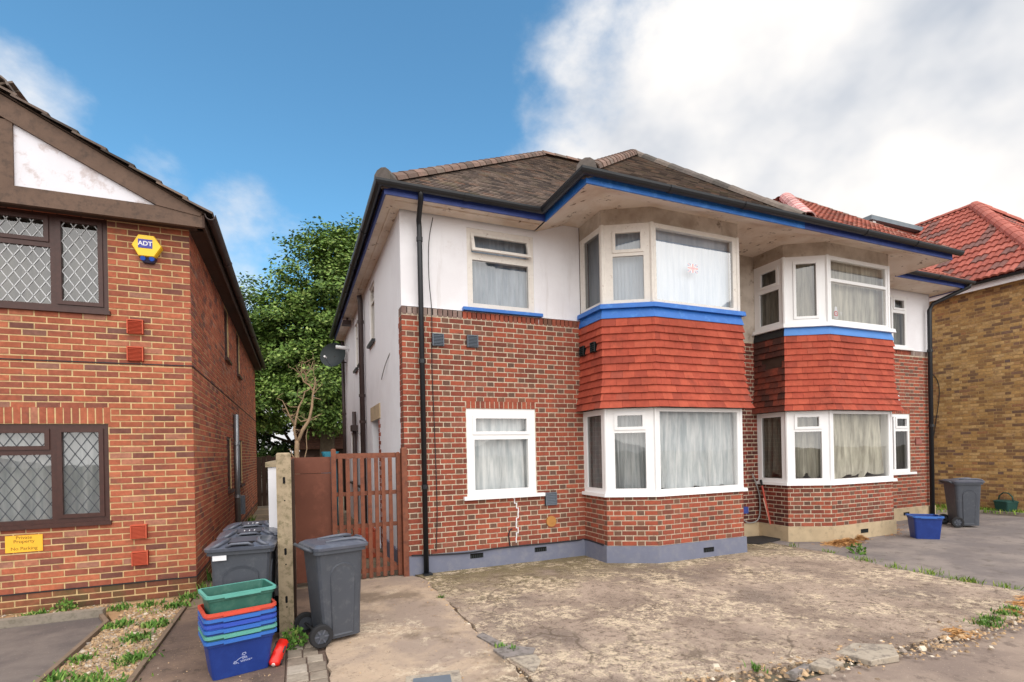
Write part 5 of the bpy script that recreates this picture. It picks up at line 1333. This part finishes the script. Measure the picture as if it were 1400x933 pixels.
# toy car tipped on its side by the crates
t_ = thing('toy_car', 'shiny red plastic toy car lying at the foot of the concrete post', 'toy', (-.155, 4.80, .012), math.radians(66), local=True)
mb = MB(); rg = []
for x, w, z0, z1 in ((-.14, .03, .03, .06), (-.12, .05, .015, .075), (-.05, .055, .012, .08), (-.03, .052, .012, .115), (.04, .05, .012, .115), (.07, .054, .012, .08), (.12, .05, .015, .07), (.14, .03, .03, .055)):
    rg.append([(x, -w, z0), (x, w, z0), (x, w, (z0 + z1) / 2), (x, w * .7, z1), (x, -w * .7, z1), (x, -w, (z0 + z1) / 2)])
mb.loft(rg); mb.build('body', 'toy_red', t_, smooth=True)
for x in (-.085, .09):
    for sy in (-1, 1): mb = MB(); mb.cyl((x, sy * .055, .026), (0, 1, 0), .026, .018, 12); mb.build('wheel', 'rubber', t_)
mb = MB(); mb.cyl((-.139, 0, .05), (1, 0, 0), .018, .012, 10); mb.build('headlight', 'toy_white', t_)
mb = MB(); mb.box(-.028, .038, -.0515, .0515, .085, .105); mb.build('window', 'vent_dark', t_)
t_.rotation_euler = (.35, -.62, math.radians(66)); t_.location = (-.160, 4.72, .07); t_.scale = (.85,) * 3

# ------------------------------------------------------------------ loose stones, slates, cover
def slab(label, pts, z, th, mt, cat='slab', name='stone_slab', group=None):
    n = len(pts); cx_ = sum(p[0] for p in pts) / n; cy_ = sum(p[1] for p in pts) / n; mb = MB(); tl = (R.uniform(-.03, .03), R.uniform(-.03, .03))
    h = lambda x, y: (x - cx_) * tl[0] + (y - cy_) * tl[1]
    mb.loft([[(x, y, z - .03) for x, y in pts], [(x, y, z + th + h(x, y) - .004) for x, y in pts], [(cx_ + (x - cx_) * .97, cy_ + (y - cy_) * .97, z + th + h(x, y)) for x, y in pts]], True, True)
    o = mb.build(name, mt); tag(o, label, cat, group); return o


slab('narrow grey slate sliver at the near end of the slab joint', [(1.50, 4.50), (1.58, 4.56), (1.66, 4.18), (1.58, 4.14)], .026, .012, 'slate_grey')
slab('dark grey broken slate piece on the joint, above the pale triangular one', [(1.52, 4.12), (1.68, 4.16), (1.86, 4.0), (1.78, 3.88), (1.54, 3.92)], .026, .014, 'slate_grey')
slab('pale triangular stone fragment in the joint between the concrete slabs', [(1.57, 3.88), (1.80, 3.86), (1.78, 3.72), (1.64, 3.56)], .026, .016, 'slate_pale')
slab('large pale broken paving piece at the front edge of the forecourt', [(4.02, 2.86), (4.32, 2.92), (4.55, 2.74), (4.36, 2.58), (4.08, 2.62)], .026, .014, 'slate_pale')
slab('small grey stone piece beside the larger pale one at the forecourt edge', [(3.60, 2.78), (3.84, 2.84), (3.88, 2.70), (3.66, 2.66)], .022, .014, 'slate_pale')
slab('dark slate edge sticking up at the front of the forecourt', [(3.30, 2.74), (3.58, 2.80), (3.60, 2.76), (3.34, 2.69)], .022, .02, 'slate_grey')
t_ = thing('drain_cover', 'metal drain cover in a pale stone frame at the near edge of the forecourt', 'drain cover', (.93, 3.72, .02))
mb = MB(); mb.prism([(.66, 3.60), (1.08, 3.56), (1.14, 3.86), (.74, 3.92)], -.02, .034); mb.build('frame', 'slate_pale', t_)
mb = MB(); mb.prism([(.72, 3.62), (1.01, 3.59), (1.05, 3.80), (.78, 3.85)], .03, .038); mb.build('lid', 'vent_grey', t_)
# pavers of the narrow path beside the post
pv = bpy.data.objects.get('footpath'); ORG['footpath'] = Vector((0, 0, 0)); y = 4.02; i = 0
while y < 5.3:
    h_ = R.uniform(.16, .21); x = -.10
    while x < .20:
        w_ = min(R.uniform(.11, .17), .205 - x)
        if w_ > .05:
            mb = MB(); z = .012 + R.uniform(0, .008); e = .006
            mb.loft([[(x + e, y + e, -.02), (x + w_ - e, y + e, -.02), (x + w_ - e, y + h_ - e, -.02), (x + e, y + h_ - e, -.02)], [(x + e, y + e, z - .004), (x + w_ - e, y + e, z - .004), (x + w_ - e, y + h_ - e, z - .004), (x + e, y + h_ - e, z - .004)], [(x + 2 * e, y + 2 * e, z), (x + w_ - 2 * e, y + 2 * e, z), (x + w_ - 2 * e, y + h_ - 2 * e, z), (x + 2 * e, y + h_ - 2 * e, z)]])
            if y < 5.02 or x > .06: mb.build('paver', 'paver_single', pv)
        x += w_
    y += h_


def scatter_stones(name, n, fn, smin, smax, mt='stone_chip', z=.01):
    mb = MB()
    for _ in range(n):
        x, y = fn(); s_ = R.uniform(smin, smax) * (1 if R.random() < .85 else 1.7); a = R.uniform(0, 6.28); c, q = math.cos(a) * s_, math.sin(a) * s_; f_ = R.uniform(.5, .9); hh = s_ * R.uniform(.4, .8)
        mb.add([(x + c, y + q, z), (x - q * f_, y + c * f_, z), (x - c, y - q, z), (x + q * f_, y - c * f_, z), (x + c * .4 - q * .3, y + q * .4 + c * .3, z + hh), (x - c * .5, y - q * .4, z + hh * .9)], [(0, 1, 4), (1, 2, 5, 4), (2, 3, 5), (3, 0, 4, 5)])
    o = mb.build(name, mt); o['kind'] = 'stuff'; return o


scatter_stones('gravel', 9000, lambda: (R.uniform(-1.81, -1.22), R.triangular(2.8, 7.45, 5.5)), .006, .017)
scatter_stones('gravel', 900, lambda: (R.uniform(-4.5, -1.85), R.uniform(7.1, 7.5)), .006, .017)


def edge_pt():
    x = R.uniform(2.6, 7.4); base_ = 2.95 - .09 * (x - 2.6) if x < 5 else 2.72 + .03 * (x - 5)
    return x, base_ + R.gauss(-.02, .12)


scatter_stones('rubble', 1500, edge_pt, .006, .026, z=.016)
scatter_stones('grit', 1400, lambda: (R.uniform(.3, 7.4), R.triangular(3.2, 7.0, 4)), .003, .008, z=.022)
scatter_stones('grit', 500, lambda: (R.uniform(-1.15, -.12), R.uniform(3.2, 5.6)), .003, .009, z=.006)
scatter_stones('grit', 220, lambda: (R.gauss(1.57, .05), R.uniform(3.5, 6.8)), .005, .016, z=.018)


def blades(name, spots, mt, hmin, hmax, n, spread, width=.006, lean=.5, z=.01):
    mb = MB()
    for (x0, y0, k) in spots:
        for _ in range(int(n * k)):
            x, y = R.gauss(x0, spread * k ** .5), R.gauss(y0, spread * k ** .5); h = R.uniform(hmin, hmax); a = R.uniform(0, 6.28); l_ = R.uniform(0, lean) * h; w = width * R.uniform(.6, 1.4)
            dx, dy = math.cos(a), math.sin(a); px, py = -dy * w, dx * w
            mb.add([(x - px, y - py, z), (x + px, y + py, z), (x + dx * l_ * .4 + px * .8, y + dy * l_ * .4 + py * .8, z + h * .6), (x + dx * l_ * .4 - px * .8, y + dy * l_ * .4 - py * .8, z + h * .6), (x + dx * l_, y + dy * l_, z + h)], [(0, 1, 2, 3), (3, 2, 4)])
    o = mb.build(name, mt); o['kind'] = 'stuff'; return o


def leafy(label, x0, y0, r, h, n, size=.03, z=.01, mt='weed_single', name='weed'):
    mb = MB()
    for _ in range(n):
        a, q = R.uniform(0, 6.28), R.random() ** .6 * r; zz = z + h * R.random() * (1 - q / r * .6); c = Vector((x0 + math.cos(a) * q, y0 + math.sin(a) * q, zz)); s_ = size * R.uniform(.6, 1.3)
        d = Vector((R.gauss(0, 1), R.gauss(0, 1), R.gauss(.3, .5))).normalized(); e = d.orthogonal().normalized(); e.rotate(Matrix.Rotation(R.uniform(0, 6.28), 3, d)); f_ = d.cross(e)
        mb.add([c, c + e * s_ * .5 + f_ * s_ * .4, c + e * s_ + d * s_ * .15, c + e * s_ * .5 - f_ * s_ * .4], [(0, 1, 2, 3)])
    for _ in range(7):
        a, q = R.uniform(0, 6.28), R.random() * r * .7; mb.tube([(x0 + math.cos(a) * q * .2, y0 + math.sin(a) * q * .2, z - .01), (x0 + math.cos(a) * q, y0 + math.sin(a) * q, z + h * .8)], .003, 4)
    o = mb.build(name, mt.replace('_single', '')); return tag(o, label, 'plant')


leafy('bright green weed growing at the foot of the concrete post', -.045, 5.02, .10, .22, 190, .04)
leafy('single green weed on the tarmac near the blue crate', 8.05, 5.33, .12, .20, 80, .05, .012)
leafy('small dark weed at the base of the left brick wall', -2.45, 7.40, .10, .16, 90, .04)
bed = [(-1.35, 6.3, .8), (-1.42, 5.9, .9), (-1.7, 6.45, .9), (-1.3, 5.3, 1.0), (-1.55, 4.95, 1.0), (-1.35, 4.7, 1.2), (-1.5, 4.3, .9), (-1.72, 5.5, .4), (-1.3, 7.0, .8), (-1.25, 7.35, .7), (-1.75, 5.1, .6), (-1.9, 7.2, .6), (-2.7, 7.3, .6), (-1.6, 7.2, .7)]
blades('grass', bed, 'weed', .02, .06, 190, .07, .009, 1.6)
blades('grass', [(R.uniform(-1.8, -1.22), R.uniform(3, 7.4), .4) for _ in range(26)], 'grass', .02, .05, 30, .08, .005, 1.2)
joint = [(7.62, 4.95, 1.2), (7.5, 4.45, .8), (7.55, 4.1, 1.2), (7.5, 3.75, 1.0), (7.52, 3.6, .8), (7.55, 3.3, .6), (7.7, 6.2, .4), (7.75, 5.6, .5)]
blades('grass', joint, 'grass', .02, .09, 60, .07, .005, 1.3)
blades('grass', [(6.05, 2.76, .8), (5.85, 2.72, .9), (6.35, 2.80, .8), (6.6, 2.84, .5), (3.2, 2.9, .3), (1.55, 5.9, .2), (1.6, 4.15, .25), (1.7, 4.05, .2)], 'weed', .02, .06, 140, .05, .006, 1.2, .018)
blades('grass', [(15.2, y, 1) for y in [6.0 + .35 * k for k in range(12)]] + [(14.2, 7.55, 1), (14.6, 7.3, 1), (13.8, 8.0, 1.2), (13.9, 7.85, 1), (15.1, 6.7, 1), (15.0, 7.1, 1)], 'grass', .03, .12, 120, .13, .008, .8, .05)
blades('grass', [(-1.12, y, .5) for y in [7.6 + .6 * k for k in range(14)]], 'weed', .05, .2, 40, .07, .01, .8)


def litter(name, pts, mt, n, spread, z0=.012, hmax=.05):
    mb = MB()
    for x0, y0, k in pts:
        for _ in range(int(n * k)):
            x, y = R.gauss(x0, spread * k), R.gauss(y0, spread * k * .7); a = R.uniform(0, 6.28); l_ = R.uniform(.02, .05); r2 = ((x - x0) ** 2 + (y - y0) ** 2) / (spread * k) ** 2; z = z0 + hmax * math.exp(-r2) * R.random()
            dx, dy = math.cos(a) * l_, math.sin(a) * l_; mb.add([(x - dx, y - dy, z), (x + dx, y + dy, z + R.uniform(0, .01)), (x + dx - dy * .2, y + dy + dx * .2, z + .004), (x - dx - dy * .2, y - dy + dx * .2, z + .004)], [(0, 1, 2, 3)])
    o = mb.build(name, mt); o['kind'] = 'stuff'


litter('dry_clippings', [(8.55, 5.98, 1.0), (8.85, 6.02, .8), (9.3, 6.1, .5)], 'dry_straw', 900, .13, .012, .08)
litter('dry_clippings', [(10.3, 6.35, .9), (10.7, 6.6, .9), (11.3, 6.95, .8), (7.3, 6.75, .5)], 'dry_straw', 260, .22, .012, .02)
litter('dry_clippings', [(6.9, 2.85, .8), (7.2, 2.92, .8), (5.4, 2.72, .6), (6.5, 2.80, .5)], 'dry_straw', 420, .16, .016, .03)


# ------------------------------------------------------------------ trees and the far end of the lane
def tree(label, name, base_p, crown, h_trunk, r_trunk, n_clump, per, leaf_mt, leaf_size, seed, limbs=7, group='trees beyond the lane'):
    """crown: list of ellipsoids (dx, dy, z, rx, ry, rz) round the trunk foot"""
    rr = random.Random(seed); t_ = thing(name, label, 'tree', base_p, 0, group); B = Vector(base_p)
    mb = MB(); pts = [B + Vector((math.sin(k * .8) * .05 * k, math.cos(k * 1.1) * .04 * k, h_trunk * k / 5)) for k in range(6)]
    mb.tube(pts, [r_trunk * (1.25 - .11 * k) for k in range(6)], 10); mb.build('trunk', 'bark', t_, smooth=True)
    for i in range(limbs):
        e = crown[i % len(crown)]; s_ = pts[2 + i % 4]; q = B + Vector((e[0] + rr.uniform(-.6, .6) * e[3], e[1] + rr.uniform(-.6, .6) * e[4], e[2] + rr.uniform(-.3, .6) * e[5])); md = s_.lerp(q, .5) + Vector((rr.uniform(-.4, .4), rr.uniform(-.4, .4), rr.uniform(0, .6)))
        mb = MB(); mb.tube([s_, s_.lerp(md, .5), md, md.lerp(q, .55), q], [r_trunk * .5, r_trunk * .4, r_trunk * .28, r_trunk * .18, r_trunk * .06], 7); mb.build('limb', 'bark', t_, smooth=True)
    V = []; F = []
    tot = sum(e[3] * e[4] + e[3] * e[5] for e in crown)
    for e in crown:
        for _ in range(int(n_clump * (e[3] * e[4] + e[3] * e[5]) / tot)):
            d = Vector((rr.gauss(0, 1), rr.gauss(0, 1), rr.gauss(0, 1))).normalized(); rad = rr.uniform(.62, 1.0) if rr.random() < .8 else rr.uniform(.2, .7)
            c = B + Vector((e[0] + d.x * e[3] * rad, e[1] + d.y * e[4] * rad, e[2] + d.z * e[5] * rad)); cs = rr.uniform(.22, .42)
            for _ in range(per):
                g_ = lambda k: max(-1.5 * k, min(1.5 * k, rr.gauss(0, k))); o = Vector((g_(1) * cs, g_(1) * cs, g_(.5) * cs)); p = c + o; s_ = leaf_size * rr.uniform(.6, 1.25)
                nrm = (Vector((rr.gauss(0, .6), rr.gauss(0, .6), 1)) + d * .7).normalized(); a = nrm.orthogonal().normalized(); a.rotate(Matrix.Rotation(rr.uniform(0, 6.28), 3, nrm)); b2 = nrm.cross(a)
                k = len(V); V += [p - a * s_, p + b2 * s_ * .62 - nrm * s_ * .2, p + a * s_, p - b2 * s_ * .62 - nrm * s_ * .2]; F.append((k, k + 1, k + 2, k + 3))
    mb = MB(); mb.add(V, F); mb.build('crown', leaf_mt, t_)
    return t_


tree('tall bushy sycamore rising above the lane behind the white side wall', 'sycamore_tree', (1.2, 23.5, 0), [(.6, 0, 8.8, 2.6, 2.6, 2.6), (-1.2, .3, 6.6, 2.2, 2.2, 2.4), (2.0, .2, 6.8, 2.6, 2.4, 3.2), (.2, -.3, 4.8, 2.4, 2.2, 2.2), (1.2, 0, 10.4, 1.5, 1.5, 1.5)], 6.5, .28, 900, 85, 'leaf', .088, 5, 10)
tree('lower loose leafed tree beside the end of the brick house', 'ash_tree', (-2.0, 24.5, 0), [(0, 0, 7.0, 2.0, 1.8, 2.2), (-.4, .2, 5.0, 1.8, 1.8, 1.8), (.8, -.3, 4.2, 1.5, 1.5, 1.7)], 4.5, .2, 340, 80, 'leaf', .085, 9, 6)
tree('dark evergreen mass low behind the end of the lane', 'holm_oak', (.3, 27.0, 0), [(-1.4, 0, 3.6, 2.2, 1.6, 3.0), (1.8, .3, 3.6, 2.4, 1.6, 3.2), (0, .6, 6.8, 2.8, 1.8, 2.6), (3.4, .8, 6.0, 2.2, 1.6, 3.0), (-3.0, .5, 3.0, 2.0, 1.5, 2.6)], 3.5, .2, 420, 70, 'leaf_dark', .11, 12, 6)

# dead pollard in front of the lane fence
t_ = thing('dead_tree', 'bare pale dead tree with twisted branches behind the brown panel', 'tree', (.03, 7.9, 0)); t_.scale = (.78, .78, .91)
tk = [(.03, 7.9, -.05), (.04, 7.9, .9), (.02, 7.9, 1.6), (.02, 7.9, 2.0), (.03, 7.9, 2.12)]
mb = MB(); mb.tube(tk, [.06, .052, .045, .042, .04], 9); mb.build('trunk', 'bark_pale', t_, smooth=True)
br_ = [([(.03, 7.9, 2.08), (.12, 7.88, 2.28), (.24, 7.9, 2.45), (.29, 7.92, 2.65), (.31, 7.93, 2.85), (.35, 7.93, 3.0), (.36, 7.93, 3.12)], .034), ([(.02, 7.9, 2.1), (-.02, 7.92, 2.3), (.02, 7.93, 2.48), (.07, 7.95, 2.65), (.14, 7.96, 2.78), (.18, 7.96, 2.9)], .026),
       ([(.0, 7.92, 2.35), (-.09, 7.9, 2.5), (-.14, 7.88, 2.62), (-.20, 7.9, 2.74)], .018), ([(.32, 7.93, 2.9), (.25, 7.95, 3.0), (.16, 7.95, 3.05), (.12, 7.95, 3.15), (.13, 7.94, 3.32)], .018), ([(.20, 7.95, 3.02), (.20, 7.95, 3.15), (.28, 7.96, 3.25), (.33, 7.96, 3.38)], .014),
       ([(.05, 7.9, 1.75), (.15, 7.88, 1.85), (.19, 7.88, 2.0), (.18, 7.88, 2.2), (.21, 7.88, 2.3)], .013), ([(.02, 7.9, 1.8), (-.06, 7.88, 1.9), (-.08, 7.88, 1.98), (-.12, 7.87, 1.99)], .013), ([(.22, 7.9, 2.45), (.10, 7.92, 2.42), (.02, 7.93, 2.5)], .014), ([(.30, 7.92, 2.8), (.42, 7.92, 2.78), (.46, 7.92, 2.76)], .009), ([(.24, 7.9, 2.45), (.36, 7.9, 2.50), (.46, 7.9, 2.55)], .008)]
for pts, r_ in br_:
    mb = MB(); mb.tube(pts, [r_ * (1 - .7 * k / (len(pts) - 1)) for k in range(len(pts))], 7); mb.build('branch', 'bark_pale', t_, smooth=True)
rr = random.Random(3); tw = MB()
for _ in range(46):
    pts, r_ = rr.choice(br_[:5]); p = Vector(rr.choice(pts[1:])); q = p.copy(); path = [p]
    for k in range(3): q = q + Vector((rr.gauss(0, .06), rr.gauss(0, .04), rr.gauss(.03, .05))); path.append(q)
    tw.tube(path, [.006, .005, .003, .002], 4)
tw.build('twig', 'bark_pale', t_, kind='stuff')

# fence and gate across the lane, sheds
t_ = thing('lane_fence', 'dark weathered board fence across the far end of the lane', 'fence', (-.6, 19.2, 0))
for i in range(14):
    x = -1.5 + i * .15; mb = MB(); mb.box(x, x + .142, 19.2 + R.uniform(-.01, .01), 19.23, .05, 1.72 + R.uniform(-.03, .03)); mb.build('board', 'fence_dark', t_)
for z in (.4, 1.4):
    mb = MB(); mb.box(-1.5, .6, 19.235, 19.28, z, z + .09); mb.build('rail', 'fence_dark', t_)
t_ = thing('garden_shed', 'low shed with a brown tiled roof seen over the gate', 'shed', (1.3, 25.2, 0))
mb = MB(); mb.box(.2, 3.4, 24.6, 26.5, 0, 2.0); mb.build('wall', 'fence_dark', t_)
mb = MB(); mb.add([(.0, 24.4, 1.98), (3.6, 24.4, 1.98), (3.6, 25.5, 3.0), (.0, 25.5, 3.0), (0, 26.6, 1.98), (3.6, 26.6, 1.98)], [(0, 1, 2, 3), (3, 2, 5, 4), (0, 3, 4), (1, 5, 2)]); rf_ = mb.build('roof', 'shed_tile', t_)
for i in range(9):
    mb = MB(); y0_ = 24.38 + i * .122; z0_ = 1.995 + i * .1135; mb.hexa([(-.02, y0_, z0_), (3.62, y0_, z0_), (3.62, y0_ + .13, z0_ + .115), (-.02, y0_ + .13, z0_ + .115), (-.02, y0_ - .01, z0_ + .022), (3.62, y0_ - .01, z0_ + .022), (3.62, y0_ + .13, z0_ + .125), (-.02, y0_ + .13, z0_ + .125)]); mb.build('tile_course', 'shed_tile', rf_)
t_ = thing('covered_barbecue', 'blue tarpaulin draped over garden things beyond the gate', 'tarpaulin', (1.0, 13.2, 0))
mb = MB(); mb.loft([rrect(.20, .35, .08, 0, cx=.72, cy=13.2), rrect(.18, .30, .08, 1.2, cx=.74, cy=13.2), rrect(.14, .26, .07, 1.66, cx=.76, cy=13.2), rrect(.20, .22, .05, 1.80, cx=.78, cy=13.2)]); mb.build('cover', 'tarp_blue', t_, smooth=True)
t_ = thing('terracotta_planter', 'red planter standing on the lane behind the slatted gate', 'planter', (1.05, 9.0, 0))
mb = MB(); mb.loft([rrect(.16, .30, .03, 0, cx=1.08, cy=9.1), rrect(.18, .33, .03, .42, cx=1.08, cy=9.1)], True, False); mb.loft([rrect(.18, .33, .03, .42, cx=1.08, cy=9.1), rrect(.15, .30, .03, .42, cx=1.08, cy=9.1), rrect(.14, .29, .03, .30, cx=1.08, cy=9.1)], False, True); mb.build('pot', 'vent_terracotta', t_)
mb = MB(); mb.box(.96, 1.2, 8.85, 9.35, .3, .33); mb.build('soil', 'mat_black', t_)
